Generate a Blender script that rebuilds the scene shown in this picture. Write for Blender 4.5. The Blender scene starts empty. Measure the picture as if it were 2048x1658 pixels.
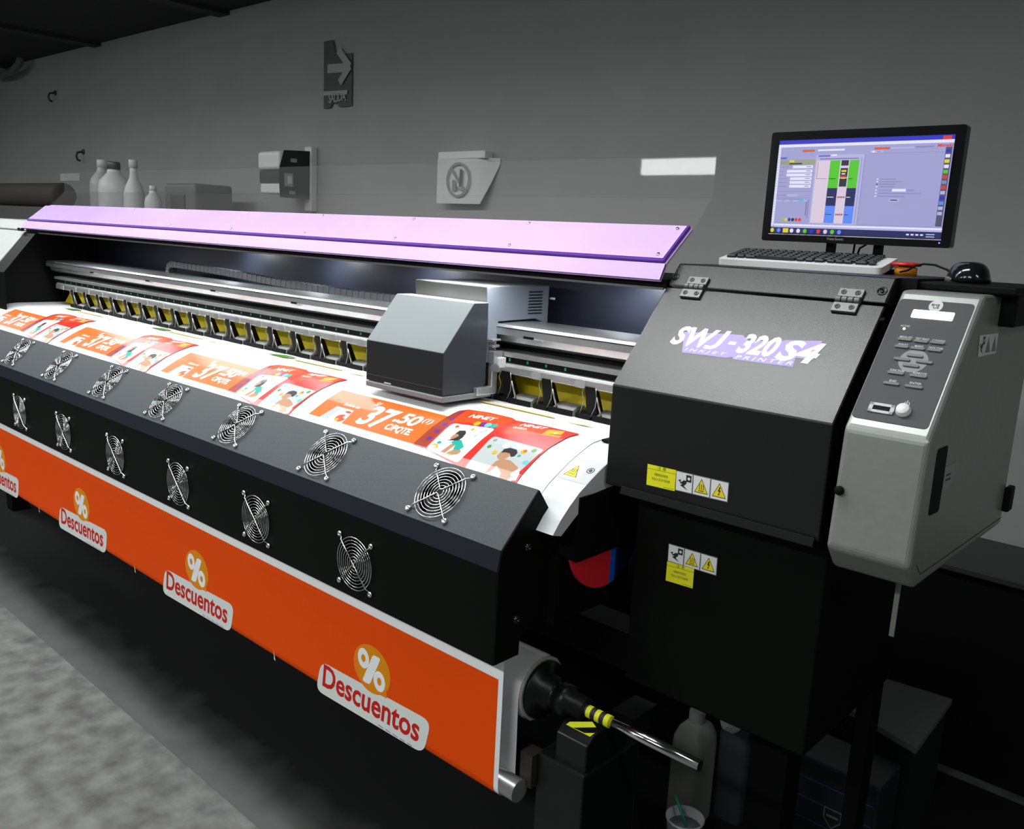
import bpy, bmesh, math, random
from mathutils import Vector, Matrix
from mathutils.geometry import tessellate_polygon

random.seed(7)
S = bpy.context.scene
COL = S.collection

# ------------------------------------------------------------------ camera
Z0 = 1.48                       # lens height above the floor; "z" below is measured from the lens
FPX = 1760.0
CX, CY = 1024.0, 829.0
VPX = (-955.0, 374.0)           # where the machine's long edges meet
ROLL = 0.05

def _setup():
    X = -Vector((VPX[0] - CX, VPX[1] - CY, FPX)).normalized()
    dx, dy = VPX[0] - CX, VPX[1] - CY
    t = -FPX * FPX / (dx * -ROLL + dy)
    Z = -Vector((-ROLL * t, t, FPX)).normalized()
    Y = Z.cross(X)
    if Y.z < 0:
        Y = -Y
    return X, Y, Z
AX, AY, AZ = _setup()

def ray(p):
    c = Vector((p[0] - CX, p[1] - CY, FPX))
    return Vector((AX.dot(c), AY.dot(c), AZ.dot(c)))

cam_d = bpy.data.cameras.new('camera')
cam = bpy.data.objects.new('camera', cam_d)
COL.objects.link(cam)
right = Vector((AX.x, AY.x, AZ.x)); up = -Vector((AX.y, AY.y, AZ.y)); back = -Vector((AX.z, AY.z, AZ.z))
cam.matrix_world = Matrix(((right.x, up.x, back.x, 0), (right.y, up.y, back.y, 0), (right.z, up.z, back.z, Z0), (0, 0, 0, 1)))
cam_d.sensor_fit = 'HORIZONTAL'; cam_d.sensor_width = 36.0; cam_d.lens = FPX * 36.0 / 2048.0
cam_d.clip_start = 0.02; cam_d.clip_end = 60
S.camera = cam

# ------------------------------------------------------------------ world, exposure
w = bpy.data.worlds.new('world'); S.world = w
w.use_nodes = True
w.node_tree.nodes['Background'].inputs[0].default_value = (0.9, 0.95, 1.0, 1)
w.node_tree.nodes['Background'].inputs[1].default_value = 0.02
S.view_settings.view_transform = 'Standard'
S.view_settings.look = 'None'
S.view_settings.gamma = 1.0
S.view_settings.use_curve_mapping = False
S.view_settings.exposure = 0.2

# ------------------------------------------------------------------ large lights of the room
def area(name, loc, size, power, color=(1, 1, 1), target=None, spread=180):
    d = bpy.data.lights.new(name, 'AREA')
    d.shape = 'RECTANGLE'; d.size, d.size_y = size; d.energy = power; d.color = color
    d.spread = math.radians(spread)
    o = bpy.data.objects.new(name, d); COL.objects.link(o)
    o.location = (loc[0], loc[1], loc[2] + Z0)
    if target is not None:
        v = Vector((target[0] - loc[0], target[1] - loc[1], target[2] - loc[2]))
        o.rotation_euler = v.to_track_quat('-Z', 'Y').to_euler()
    return o

# ceiling luminaires: (x, y, length along x, power); the fittings are built further down
LUM = [(-1.35, 0.95, 1.25, 14), (-3.0, 0.95, 1.25, 14), (-4.65, 0.95, 1.25, 14), (-6.5, 0.95, 1.25, 12), (-8.6, 0.95, 1.25, 10), (-0.5, -1.6, 1.25, 38), (-2.6, -1.6, 1.25, 50), (-4.8, -1.6, 1.25, 54), (-7.0, -1.6, 1.25, 32), (1.7, 0.2, 1.25, 12)]  # last one is added to brighten the right side of the control box
for i, (lx, ly, ll, lp) in enumerate(LUM):
    area('ceiling_lamp_light', (lx, ly, 1.165), (ll, 0.2), lp, (0.95, 1.0, 0.98), (lx, ly, 0), 160)

# ------------------------------------------------------------------ materials
MATS = {}
def mat(name, color, rough=0.5, metal=0.0, noise=0.0, nscale=40.0, bump=0.0, bscale=200.0, emit=0.0, coat=0.0, spec=0.5, trans=0.0):
    if name in MATS:
        return MATS[name]
    m = bpy.data.materials.new(name); m.use_nodes = True
    nt = m.node_tree; b = nt.nodes['Principled BSDF']
    c = (color[0], color[1], color[2], 1)
    b.inputs['Base Color'].default_value = c
    b.inputs['Roughness'].default_value = rough
    b.inputs['Metallic'].default_value = metal
    b.inputs['Specular IOR Level'].default_value = spec
    b.inputs['Coat Weight'].default_value = coat
    b.inputs['Transmission Weight'].default_value = trans
    if emit:
        b.inputs['Emission Color'].default_value = c
        b.inputs['Emission Strength'].default_value = emit
    tc = None
    if noise or bump:
        tc = nt.nodes.new('ShaderNodeTexCoord')
    if noise:
        n = nt.nodes.new('ShaderNodeTexNoise'); n.inputs['Scale'].default_value = nscale; n.inputs['Detail'].default_value = 4
        nt.links.new(tc.outputs['Object'], n.inputs['Vector'])
        r = nt.nodes.new('ShaderNodeValToRGB')
        r.color_ramp.elements[0].position = 0.3; r.color_ramp.elements[1].position = 0.7
        r.color_ramp.elements[0].color = tuple(max(0, x * (1 - noise)) for x in color) + (1,)
        r.color_ramp.elements[1].color = tuple(min(1, x * (1 + noise)) for x in color) + (1,)
        nt.links.new(n.outputs['Fac'], r.inputs['Fac']); nt.links.new(r.outputs['Color'], b.inputs['Base Color'])
    if bump:
        n2 = nt.nodes.new('ShaderNodeTexNoise'); n2.inputs['Scale'].default_value = bscale; n2.inputs['Detail'].default_value = 3
        nt.links.new(tc.outputs['Object'], n2.inputs['Vector'])
        bp = nt.nodes.new('ShaderNodeBump'); bp.inputs['Strength'].default_value = bump; bp.inputs['Distance'].default_value = 0.12 / bscale
        nt.links.new(n2.outputs['Fac'], bp.inputs['Height']); nt.links.new(bp.outputs['Normal'], b.inputs['Normal'])
    MATS[name] = m
    return m

def emis(name, color, strength=1.0):
    """a lit screen pixel colour: emits, no diffuse"""
    if name in MATS:
        return MATS[name]
    m = bpy.data.materials.new(name); m.use_nodes = True
    b = m.node_tree.nodes['Principled BSDF']
    b.inputs['Base Color'].default_value = (0.01, 0.01, 0.01, 1)
    b.inputs['Roughness'].default_value = 0.35
    b.inputs['Emission Color'].default_value = (color[0], color[1], color[2], 1)
    b.inputs['Emission Strength'].default_value = strength
    MATS[name] = m
    return m

def clear_mat(name, tint=(0.985, 0.985, 0.985), haze=0.02):
    m = bpy.data.materials.new(name); m.use_nodes = True
    nt = m.node_tree; nt.nodes.remove(nt.nodes['Principled BSDF'])
    out = nt.nodes['Material Output']
    tr = nt.nodes.new('ShaderNodeBsdfTransparent'); tr.inputs[0].default_value = tint + (1,)
    gl = nt.nodes.new('ShaderNodeBsdfGlossy'); gl.inputs['Roughness'].default_value = 0.02
    df = nt.nodes.new('ShaderNodeBsdfDiffuse'); df.inputs[0].default_value = (0.9, 0.9, 0.9, 1)
    lw = nt.nodes.new('ShaderNodeLayerWeight'); lw.inputs['Blend'].default_value = 0.5
    pw = nt.nodes.new('ShaderNodeMath'); pw.operation = 'POWER'; pw.inputs[1].default_value = 5.0
    fr = nt.nodes.new('ShaderNodeMath'); fr.operation = 'MULTIPLY_ADD'; fr.inputs[1].default_value = 0.96; fr.inputs[2].default_value = 0.04
    nt.links.new(lw.outputs['Facing'], pw.inputs[0]); nt.links.new(pw.outputs[0], fr.inputs[0])
    m1 = nt.nodes.new('ShaderNodeMixShader'); m1.inputs[0].default_value = haze
    m2 = nt.nodes.new('ShaderNodeMixShader')
    nt.links.new(tr.outputs[0], m1.inputs[1]); nt.links.new(df.outputs[0], m1.inputs[2])
    nt.links.new(fr.outputs[0], m2.inputs[0]); nt.links.new(m1.outputs[0], m2.inputs[1]); nt.links.new(gl.outputs[0], m2.inputs[2])
    nt.links.new(m2.outputs[0], out.inputs[0])
    MATS[name] = m
    return m

BLACK = mat('black_powder_coat', (0.0032, 0.004, 0.0032), 0.5, bump=0.35, bscale=420, spec=.07)
COVER = mat('textured_charcoal_coat', (0.036, 0.042, 0.049), 0.5, noise=0.2, nscale=500, bump=0.5, bscale=420, spec=.4)
FLAP = mat('textured_black_flap_coat', (0.0025, 0.003, 0.0025), 0.36, noise=0.3, nscale=600, bump=.9, bscale=600, spec=.58)
MATTE = mat('matte_black', (0.004, 0.004, 0.004), 0.6, spec=.12)
GLOSSBLACK = mat('gloss_black_plastic', (0.008, 0.008, 0.009), 0.12)
REARP = mat('blue_black_sheet', (0.022, 0.026, 0.042), 0.42, noise=0.05)
SILVER = mat('silver_grey_paint', (0.30, 0.315, 0.295), 0.38, 0.45, noise=0.04, nscale=60)
ALU = mat('brushed_aluminium', (0.62, 0.63, 0.63), 0.32, 0.85, noise=0.05, nscale=30)
STEEL = mat('polished_steel', (0.72, 0.72, 0.72), 0.14, 1.0)
WHITE = mat('white_platen_coat', (0.62, 0.63, 0.65), 0.45, noise=0.03)
PAPER = mat('white_vinyl', (0.86, 0.86, 0.88), 0.25)
GREYL = mat('light_grey_plastic', (0.5, 0.5, 0.5), 0.45)

# ------------------------------------------------------------------ mesh building
class MB:
    def __init__(s):
        s.v = []; s.f = []; s.m = []; s.mats = []; s.smooth = []
    def mi(s, m):
        if m not in s.mats:
            s.mats.append(m)
        return s.mats.index(m)
    def add(s, verts, faces, m, smooth=False):
        o = len(s.v); s.v += [tuple(x) for x in verts]; k = s.mi(m)
        for f in faces:
            s.f.append(tuple(i + o for i in f)); s.m.append(k); s.smooth.append(smooth)
        return s
    def box(s, x0, x1, y0, y1, z0, z1, m):
        v = [(x, y, z) for x in (x0, x1) for y in (y0, y1) for z in (z0, z1)]
        return s.add(v, [(0, 1, 3, 2), (4, 6, 7, 5), (0, 4, 5, 1), (2, 3, 7, 6), (0, 2, 6, 4), (1, 5, 7, 3)], m)
    def prism(s, prof, x0, x1, m, caps=True):
        """extrude a (y,z) outline along x; outline any winding"""
        n = len(prof)
        v = [(x0, y, z) for y, z in prof] + [(x1, y, z) for y, z in prof]
        f = [(i, (i + 1) % n, n + (i + 1) % n, n + i) for i in range(n)]
        s.add(v, f, m)
        if caps:
            t = tessellate_polygon([[Vector((y, z, 0)) for y, z in prof]])
            s.add(v, [tuple(a) for a in t] + [tuple(n + i for i in reversed(a)) for a in t], m)
        return s
    def sheet(s, line, x0, x1, th, m):
        """bent sheet: open (y,z) polyline extruded along x with thickness"""
        ns = []
        for i in range(len(line)):
            a = Vector(line[max(i - 1, 0)]); b = Vector(line[min(i + 1, len(line) - 1)])
            d = (b - a).normalized(); ns.append(Vector((-d.y, d.x)))
        off = [(p[0] + n.x * th, p[1] + n.y * th) for p, n in zip(line, ns)]
        return s.prism(list(line) + off[::-1], x0, x1, m)
    def tube(s, pts, r, m, n=8, closed=False, caps=True):
        pts = [Vector(p) for p in pts]; k = len(pts); rings = []
        prev = None
        for i, p in enumerate(pts):
            if closed:
                d = (pts[(i + 1) % k] - pts[i - 1]).normalized()
            else:
                d = (pts[min(i + 1, k - 1)] - pts[max(i - 1, 0)]).normalized()
            if prev is None:
                a = d.orthogonal().normalized()
            else:
                a = (prev - d * prev.dot(d)).normalized()
            prev = a; b = d.cross(a)
            rr = r[i] if isinstance(r, (list, tuple)) else r
            rings.append([p + (a * math.cos(2 * math.pi * j / n) + b * math.sin(2 * math.pi * j / n)) * rr for j in range(n)])
        v = [q for rg in rings for q in rg]; f = []
        for i in range(k if closed else k - 1):
            i2 = (i + 1) % k
            for j in range(n):
                f.append((i * n + j, i * n + (j + 1) % n, i2 * n + (j + 1) % n, i2 * n + j))
        s.add(v, f, m, True)
        if caps and not closed:
            s.add(rings[0], [tuple(range(n))[::-1]], m); s.add(rings[-1], [tuple(range(n))], m)
        return s
    def lathe(s, prof, origin, axis, m, n=20, smooth=True):
        """prof: (radius, height) pairs, turned about axis through origin"""
        o = Vector(origin); d = Vector(axis).normalized(); a = d.orthogonal().normalized(); b = d.cross(a)
        v = []; f = []
        for r, h in prof:
            for j in range(n):
                t = 2 * math.pi * j / n
                v.append(o + d * h + (a * math.cos(t) + b * math.sin(t)) * r)
        for i in range(len(prof) - 1):
            for j in range(n):
                f.append((i * n + j, i * n + (j + 1) % n, (i + 1) * n + (j + 1) % n, (i + 1) * n + j))
        if prof[0][0] > 1e-5: f.append(tuple(range(n))[::-1])
        if prof[-1][0] > 1e-5: f.append(tuple((len(prof) - 1) * n + j for j in range(n)))
        return s.add(v, f, m, smooth)
    def frame_box(s, pl, u0, u1, v0, v1, h0, h1, m):
        c = [pl.at(u, v, h) for u in (u0, u1) for v in (v0, v1) for h in (h0, h1)]
        return s.add(c, [(0, 1, 3, 2), (4, 6, 7, 5), (0, 4, 5, 1), (2, 3, 7, 6), (0, 2, 6, 4), (1, 5, 7, 3)], m)
    def extr(s, pl, poly, h0, h1, m, m2=None):
        """outline in plane (u,v) extruded from h0 to h1"""
        n = len(poly)
        v = [pl.at(u, w_, h0) for u, w_ in poly] + [pl.at(u, w_, h1) for u, w_ in poly]
        s.add(v, [(i, (i + 1) % n, n + (i + 1) % n, n + i) for i in range(n)], m2 or m)
        t = tessellate_polygon([[Vector((a, b, 0)) for a, b in poly]])
        s.add(v, [tuple(n + i for i in a) for a in t] + [tuple(reversed(a)) for a in t], m)
        return s
    def build(s, name, parent=None, bevel=0.0, seg=2, smooth_angle=None):
        me = bpy.data.meshes.new(name)
        off = Vector((0, 0, 0))
        if parent is not None:
            p = parent
            while p is not None:
                off += Vector(p.location); p = p.parent
        me.from_pydata([(x - off.x, y - off.y, z + Z0 - off.z) for x, y, z in s.v], [], s.f)
        for m in s.mats: me.materials.append(m)
        for p, k, sm in zip(me.polygons, s.m, s.smooth):
            p.material_index = k; p.use_smooth = sm
        bm = bmesh.new(); bm.from_mesh(me)
        bmesh.ops.remove_doubles(bm, verts=bm.verts, dist=1e-6)
        bmesh.ops.recalc_face_normals(bm, faces=bm.faces)
        bm.to_mesh(me); bm.free()
        o = bpy.data.objects.new(name, me); COL.objects.link(o)
        if parent is not None: o.parent = parent
        if bevel:
            md = o.modifiers.new('bevel', 'BEVEL'); md.width = bevel; md.segments = seg; md.limit_method = 'ANGLE'; md.angle_limit = math.radians(35)
        return o

def tag(o, label, cat, group=None):
    o['label'] = label; o['category'] = cat
    if group: o['group'] = group
    return o
def thing(name, loc, label, cat, group=None):
    o = bpy.data.objects.new(name, None); COL.objects.link(o)
    o.location = (loc[0], loc[1], loc[2] + Z0); o.empty_display_size = 0.05
    return tag(o, label, cat, group)
def struct(o):
    o['kind'] = 'structure'; return o
def dup(o, parent, loc=None):
    c = o.copy(); COL.objects.link(c); c.parent = parent
    if loc is not None: c.location = loc
    return c

# ------------------------------------------------------------------ planes and flat print
class PL:
    """plane with origin o, axes u, v and normal n towards the viewer"""
    def __init__(s, o, u, v):
        s.o = Vector(o); s.u = Vector(u).normalized(); s.v = Vector(v).normalized(); s.n = s.u.cross(s.v)
    def at(s, u, v, h=0.0):
        return s.o + s.u * u + s.v * v + s.n * h
    def hit(s, p):
        r = ray(p); q = r * (s.n.dot(s.o) / s.n.dot(r)) - s.o
        return (q.dot(s.u), q.dot(s.v))
    def hits(s, ps):
        return [s.hit(p) for p in ps]
def front(y):                   # upright plane facing the camera side (-y)
    return PL((0, y, 0), (1, 0, 0), (0, 0, 1))
def sideR(x):                   # plane facing +x
    return PL((x, 0, 0), (0, 1, 0), (0, 0, 1))
def crop(x0, y0, sc):
    return lambda a, b: (x0 + a / sc, y0 + b / sc)

_txt = {}
def text2d(body, bold=0.0, shear=0.0, spacing=1.0):
    k = (body, bold, shear, spacing)
    if k not in _txt:
        cu = bpy.data.curves.new('t', 'FONT'); cu.body = body; cu.size = 1; cu.offset = bold; cu.shear = shear
        cu.space_character = spacing; cu.resolution_u = 3
        o = bpy.data.objects.new('t', cu); COL.objects.link(o)
        dg = bpy.context.evaluated_depsgraph_get(); e = o.evaluated_get(dg); me = e.to_mesh()
        vs = [(v.co.x, v.co.y) for v in me.vertices]; fs = [tuple(p.vertices) for p in me.polygons]
        e.to_mesh_clear(); bpy.data.objects.remove(o); bpy.data.curves.remove(cu)
        x0 = min(v[0] for v in vs); x1 = max(v[0] for v in vs); y0 = min(v[1] for v in vs); y1 = max(v[1] for v in vs)
        _txt[k] = ([((x - x0) / (x1 - x0), (y - y0) / (y1 - y0)) for x, y in vs], fs, (x1 - x0) / (y1 - y0))
    return _txt[k]

class Print:
    """flat ink on a surface: shapes in (u,v); at(u,v,h) gives the point in space"""
    STEP = 0.00004
    def __init__(s, at, splits=(), base=0.0004):
        s.at = at; s.b = MB(); s.sp = splits; s.base = base; s.layer = 0
    def _put(s, vs, fs, m):
        h = s.base + s.layer * s.STEP; s.layer += 1
        if s.sp:
            bm = bmesh.new(); bv = [bm.verts.new((x, y, 0)) for x, y in vs]
            for f in fs:
                try: bm.faces.new([bv[i] for i in f])
                except ValueError: pass
            for q in s.sp:
                bmesh.ops.bisect_plane(bm, geom=bm.verts[:] + bm.edges[:] + bm.faces[:], plane_co=(0, q, 0), plane_no=(0, 1, 0))
            bm.verts.index_update()
            vs = [(v.co.x, v.co.y) for v in bm.verts]; fs = [tuple(v.index for v in f.verts) for f in bm.faces]; bm.free()
        s.b.add([s.at(x, y, h) for x, y in vs], fs, m)
    def poly(s, pts, m, holes=()):
        loops = [list(pts)] + [list(h) for h in holes]
        flat = [p for l in loops for p in l]
        t = tessellate_polygon([[Vector((a, b, 0)) for a, b in l] for l in loops])
        s._put(flat, [tuple(a) for a in t], m); return s
    def rect(s, u0, u1, v0, v1, m):
        return s.poly([(u0, v0), (u1, v0), (u1, v1), (u0, v1)], m)
    def ell(s, cu, cv, ru, rv, m, n=24, hole=0.0, rot=0.0):
        c, q = math.cos(rot), math.sin(rot)
        def ring(k): return [(cu + c * ru * k * math.cos(2 * math.pi * i / n) - q * rv * k * math.sin(2 * math.pi * i / n), cv + q * ru * k * math.cos(2 * math.pi * i / n) + c * rv * k * math.sin(2 * math.pi * i / n)) for i in range(n)]
        return s.poly(ring(1), m, [ring(hole)] if hole else ())
    def rrect(s, corners, rad, m, n=5):
        """rounded quad from 4 corners in order"""
        return s.poly(rounded(corners, rad, n), m)
    def line(s, a, b, wd, m):
        a = Vector(a); b = Vector(b); d = (b - a).normalized(); q = Vector((-d.y, d.x)) * wd / 2
        return s.poly([tuple(a + q), tuple(b + q), tuple(b - q), tuple(a - q)], m)
    def text(s, body, p0, p1, ht, m, bold=0.0, shear=0.0, spacing=1.0, up=None):
        """text box: bottom-left p0 to bottom-right p1, height ht (towards up)"""
        vs, fs, asp = text2d(body, bold, shear, spacing)
        a = Vector(p1) - Vector(p0)
        b = Vector(up).normalized() * ht if up else Vector((-a.y, a.x)).normalized() * ht
        s._put([(p0[0] + a.x * x + b.x * y, p0[1] + a.y * x + b.y * y) for x, y in vs], fs, m); return s
    def build(s, name, parent):
        return s.b.build(name, parent)

def rounded(corners, rad, n=5):
    out = []; k = len(corners)
    for i in range(k):
        p = Vector(corners[i]); a = (Vector(corners[i - 1]) - p); b = (Vector(corners[(i + 1) % k]) - p)
        ra = min(rad, a.length * .49, b.length * .49)
        pa = p + a.normalized() * ra; pb = p + b.normalized() * ra
        for j in range(n + 1):
            t = j / n
            q = pa * (1 - t) ** 2 + p * 2 * t * (1 - t) + pb * t ** 2
            out.append((q.x, q.y))
    return out
def circ(cu, cv, r, n=20):
    return [(cu + r * math.cos(2 * math.pi * i / n), cv + r * math.sin(2 * math.pi * i / n)) for i in range(n)]

# ================================================================== the room
FLOOR = mat('mottled_concrete_floor', (0.10, 0.10, 0.10), 0.6, noise=0.5, nscale=14, bump=0.2, bscale=60)
WALLM = mat('grey_plaster_wall', (0.345, 0.345, 0.342), 0.8, noise=0.04, nscale=3, bump=0.1, bscale=60)
CEILM = mat('dark_ceiling_paint', (0.012, 0.012, 0.012), 0.8, noise=0.2, nscale=2)
XL, XR, YF, YB, ZC = -13.0, 3.0, -10.5, 3.0, 1.25
struct(MB().box(XL, XR, YF, YB, -Z0 - .1, -Z0, FLOOR).build('floor'))
struct(MB().box(XL, XR, YF, YB, ZC, ZC + .1, CEILM).build('ceiling'))
struct(MB().box(XL - .1, XR + .1, YB, YB + .12, -Z0 - .1, ZC + .1, WALLM).build('wall_back'))
struct(MB().box(XL - .1, XL, YF, YB, -Z0 - .1, ZC + .1, WALLM).build('wall_left'))
struct(MB().box(XR, XR + .1, YF, YB, -Z0 - .1, ZC + .1, WALLM).build('wall_right'))
struct(MB().box(XL - .1, XR + .1, YF - .12, YF, -Z0 - .1, ZC + .1, WALLM).build('wall_front'))
BEAMM = mat('dark_beam_paint', (0.02, 0.02, 0.02), 0.7)
for i, bx_ in enumerate((-5.2, -7.0, -8.8, -10.6)):
    struct(MB().box(bx_ - .06, bx_ + .06, YF, YB - .002, ZC - .025, ZC, BEAMM).build('trim_%d' % (i + 1)))

# ceiling luminaires
LAMPBODY = mat('white_lamp_housing', (0.6, 0.6, 0.6), 0.5)
LAMPE = emis('lit_fluorescent_diffuser', (0.95, 1.0, 0.98), 9.0)
LNAMES = ['above the ink carriage end of the printer', 'above the middle of the printer', 'above the far end of the printer', 'in line beyond the far end of the printer', 'furthest along the hall in the row over the printer', 'in the row behind the camera, nearest the control tower', 'second from the control tower in the row behind the camera', 'third from the control tower in the row behind the camera', 'furthest from the control tower in the row behind the camera', 'added alone on the right to brighten the side of the control tower']
for (lx, ly, ll, lp), nm in zip(LUM, LNAMES):
    t = thing('ceiling_lamp', (lx, ly, ZC - .08), 'white fluorescent ceiling lamp ' + nm, 'lamp', 'fluorescent ceiling lamps')
    MB().box(lx - ll / 2 - .04, lx + ll / 2 + .04, ly - .13, ly + .13, ZC - .05, ZC - .001, LAMPBODY).build('housing', t)
    MB().prism([(ly - .12, ZC - .05), (ly - .1, ZC - .075), (ly + .1, ZC - .075), (ly + .12, ZC - .05)], lx - ll / 2, lx + ll / 2, LAMPE).build('diffuser', t)

# pendant box lamp at the far end of the hall (seen as a reflection in the clear lid)
t = thing('pendant_lamp', (-7.15, -8.0, .98), 'long box lamp hanging at the far end of the hall behind the camera', 'lamp')
MB().box(-7.8, -6.5, -8.12, -8.0, 1.0, 1.22, LAMPE).build('diffuser', t)
MB().box(-7.83, -6.47, -8.16, -8.0, 1.22, 1.249, LAMPBODY).build('housing', t)

# ================================================================== the printer
XE = -1.0          # right end of the fan cover
XP0, XP1 = -4.30, -.955     # platen
PRT = thing('wide_format_printer', (-2.6, 1.45, -Z0), 'very long black and silver wide format inkjet printer with raised lilac lid', 'printer')

# --- paper path: flat under the pinch rollers, over the platen nose, down in front to the tension bar
PATH = [(1.70, -.395), (1.43, -.395), (1.395, -.398), (1.378, -.403), (1.35, -.414), (1.318, -.428), (1.289, -.444), (1.262, -.459), (1.235, -.480), (1.21, -.503), (1.19, -.527), (1.174, -.56), (1.164, -.61), (1.16, -.68), (1.16, -1.065)]
YBAN = 1.16
def plen(P):
    s = [0.0]
    for a, b in zip(P, P[1:]): s.append(s[-1] + math.hypot(a[0] - b[0], a[1] - b[1]))
    return s
PS = plen(PATH)
def path_at(u, v, h=0.0):
    """u = x, v = distance along the path (negative v is measured down), outward offset h"""
    s_ = -v
    i = 0
    while i < len(PS) - 2 and s_ > PS[i + 1]: i += 1
    a, b = PATH[i], PATH[i + 1]; L = PS[i + 1] - PS[i]; k = (s_ - PS[i]) / L
    dy, dz = (b[0] - a[0]) / L, (b[1] - a[1]) / L
    ny, nz = dz, -dy            # outward (up / towards viewer)
    return Vector((u, a[0] + dy * k * L + ny * h, a[1] + dz * k * L + nz * h))
def path_hit(p):
    r = ray(p); best = None
    for i in range(len(PATH) - 1):
        a, b = PATH[i], PATH[i + 1]; d = (b[0] - a[0], b[1] - a[1])
        det = r.y * -d[1] + d[0] * r.z
        if abs(det) < 1e-12: continue
        t_ = (a[0] * -d[1] + d[0] * a[1]) / det
        k = (r.y * a[1] - r.z * a[0]) / det
        k = -k if False else (t_ * r.y - a[0]) / d[0] if abs(d[0]) > 1e-9 else (t_ * r.z - a[1]) / d[1]
        if -1e-6 <= k <= 1 + 1e-6 and t_ > 0 and (best is None or t_ < best[0]):
            best = (t_, r.x * t_, -(PS[i] + k * (PS[i + 1] - PS[i])))
    return (best[1], best[2]) if best else None

# platen: white slab whose top follows the path just below the paper
top = [(y + .0004, z - .0014) for y, z in PATH[:11]]
MB().prism([(1.75, -.3972)] + top + [(1.215, -.535), (1.25, -.51), (1.31, -.47), (1.75, -.44)], XP0 + .02, XP1, WHITE).build('platen', PRT)
# dark machine bed beneath and its right-hand skirt
MB().prism([(1.27, -.50), (1.33, -.465), (1.75, -.441), (1.75, -.60), (1.262, -.597)], XP0, XP1 - .004, MATTE).build('bed', PRT)
MB().box(XP1 - .003, XP1 + .004, 1.262, 1.62, -.597, -.47, BLACK).build('skirt_plate', PRT)
# decorations on the white platen end: screw and grey bands
c5 = crop(1060, 820, 5.525)
PRN = Print(path_at, [-s_ for s_ in PS], base=-.0009)
BAND = mat('pale_grey_band', (0.5, 0.51, 0.53), 0.5)
YEL = mat('warning_yellow', (0.85, 0.68, 0.01), 0.45)
INK = mat('black_ink', (0.012, 0.012, 0.014), 0.5)
LABELW = mat('label_white', (0.75, 0.75, 0.75), 0.45)
PRN.poly([(-1.03, -.36), (XP1 - .001, -.36), (XP1 - .001, -.43), (-1.03, -.43)], BAND)
PRN.rect(-1.024, -.984, -.424, -.379, LABELW)
PRN.poly([(-1.02, -.419), (-.988, -.419), (-1.004, -.385)], INK)
PRN.poly([(-1.0175, -.4178), (-.9905, -.4178), (-1.004, -.388)], YEL)
for k in (-.0045, 0, .0045):
    PRN.line((-1.004 + k, -.408), (-1.004 + k, -.398), .0014, INK)
PRN.line((-1.012, -.412), (-.996, -.412), .0014, INK)
PRN.build('platen_marks', PRT)
o = path_at(-.972, -.392, -.002)
b_ = MB(); nrm = (path_at(-.972, -.392, .01) - path_at(-.972, -.392, 0)).normalized()
b_.lathe([(.0085, 0), (.0085, .0012), (.0065, .0018), (.0065, .0004), (.004, .0002), (.004, .0016), (.0, .0016)], o, nrm, mat('dark_screw', (0.1, 0.1, 0.1), 0.4, .6), 20).build('platen_screw', PRT)

# --- fan cover with round openings, fans and wire guards
FLO, FHI = (1.102, -.549), (1.1965, -.453)
sv = Vector((0, FHI[0] - FLO[0], FHI[1] - FLO[1]))
SLOPE = PL((0, FLO[0], FLO[1]), (1, 0, 0), sv)          # u = x, v up the slope
SL = sv.length
FRONT = PL((0, 1.0945, -.767), (1, 0, 0), (0, 0, 1))
FH = .767 - .588
XF0 = -4.22
UPF = [-1.209 - .3745 * k for k in range(8)]
LOF = [-1.404 - .3805 * k for k in range(8)]
UPV = (SLOPE.hit((880, 989))[1] + .0665) / 2 if False else .0672
def plate_with_holes(pl, u0, u1, v0, v1, cs, r, th, m):
    b = MB(); outer = [(u0, v0), (u1, v0), (u1, v1), (u0, v1)]
    loops = [outer] + [circ(c[0], c[1], r, 24) for c in cs]
    flat = [p for l in loops for p in l]
    tri = [tuple(a) for a in tessellate_polygon([[Vector((a, c, 0)) for a, c in l] for l in loops])]
    b.add([pl.at(a, c, 0) for a, c in flat], tri, m)
    b.add([pl.at(a, c, -th) for a, c in flat], [x[::-1] for x in tri], m)
    i = 0
    for l in loops:
        n = len(l)
        b.add([pl.at(a, c, h) for h in (0, -th) for a, c in l], [(k, (k + 1) % n, n + (k + 1) % n, n + k) for k in range(n)], m)
    return b
plate_with_holes(SLOPE, XF0, XE, 0, SL, [(x, UPV) for x in UPF if x > XF0 + .06], .0505, .002, COVER).build('fan_cover_slope', PRT)
plate_with_holes(FRONT, XF0, XE, 0, FH, [(x, .0765) for x in LOF if x > XF0 + .06], .0505, .002, BLACK).build('fan_cover_front', PRT)
MB().sheet([(1.0945, -.588), (1.102, -.549)], XF0, XE, -.002, mat('navy_black_coat', (.009, .011, .018), .5, spec=.2)).build('fan_cover_fold', PRT)
MB().box(XF0, XE, 1.0945, 1.15, -.769, -.767, BLACK).build('fan_cover_lip', PRT)
ENDP = [(1.0945, -.768), (1.0945, -.588), (1.102, -.549), (1.1965, -.453), (1.252, -.528), (1.245, -.555), (1.225, -.70), (1.185, -.722), (1.17, -.745), (1.17, -.79)]
ENDP = [(1.0945, -.768), (1.0945, -.588), (1.102, -.549), (1.1965, -.453), (1.252, -.528), (1.262, -.597), (1.262, -.715), (1.19, -.717), (1.162, -.735), (1.162, -.768)]
MB().prism(ENDP, XE - .001, XE + .004, BLACK).build('fan_cover_end', PRT, bevel=.002)
MB().prism(ENDP, XF0 - .004, XF0 + .001, BLACK).build('fan_cover_end', PRT, bevel=.002)
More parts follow.
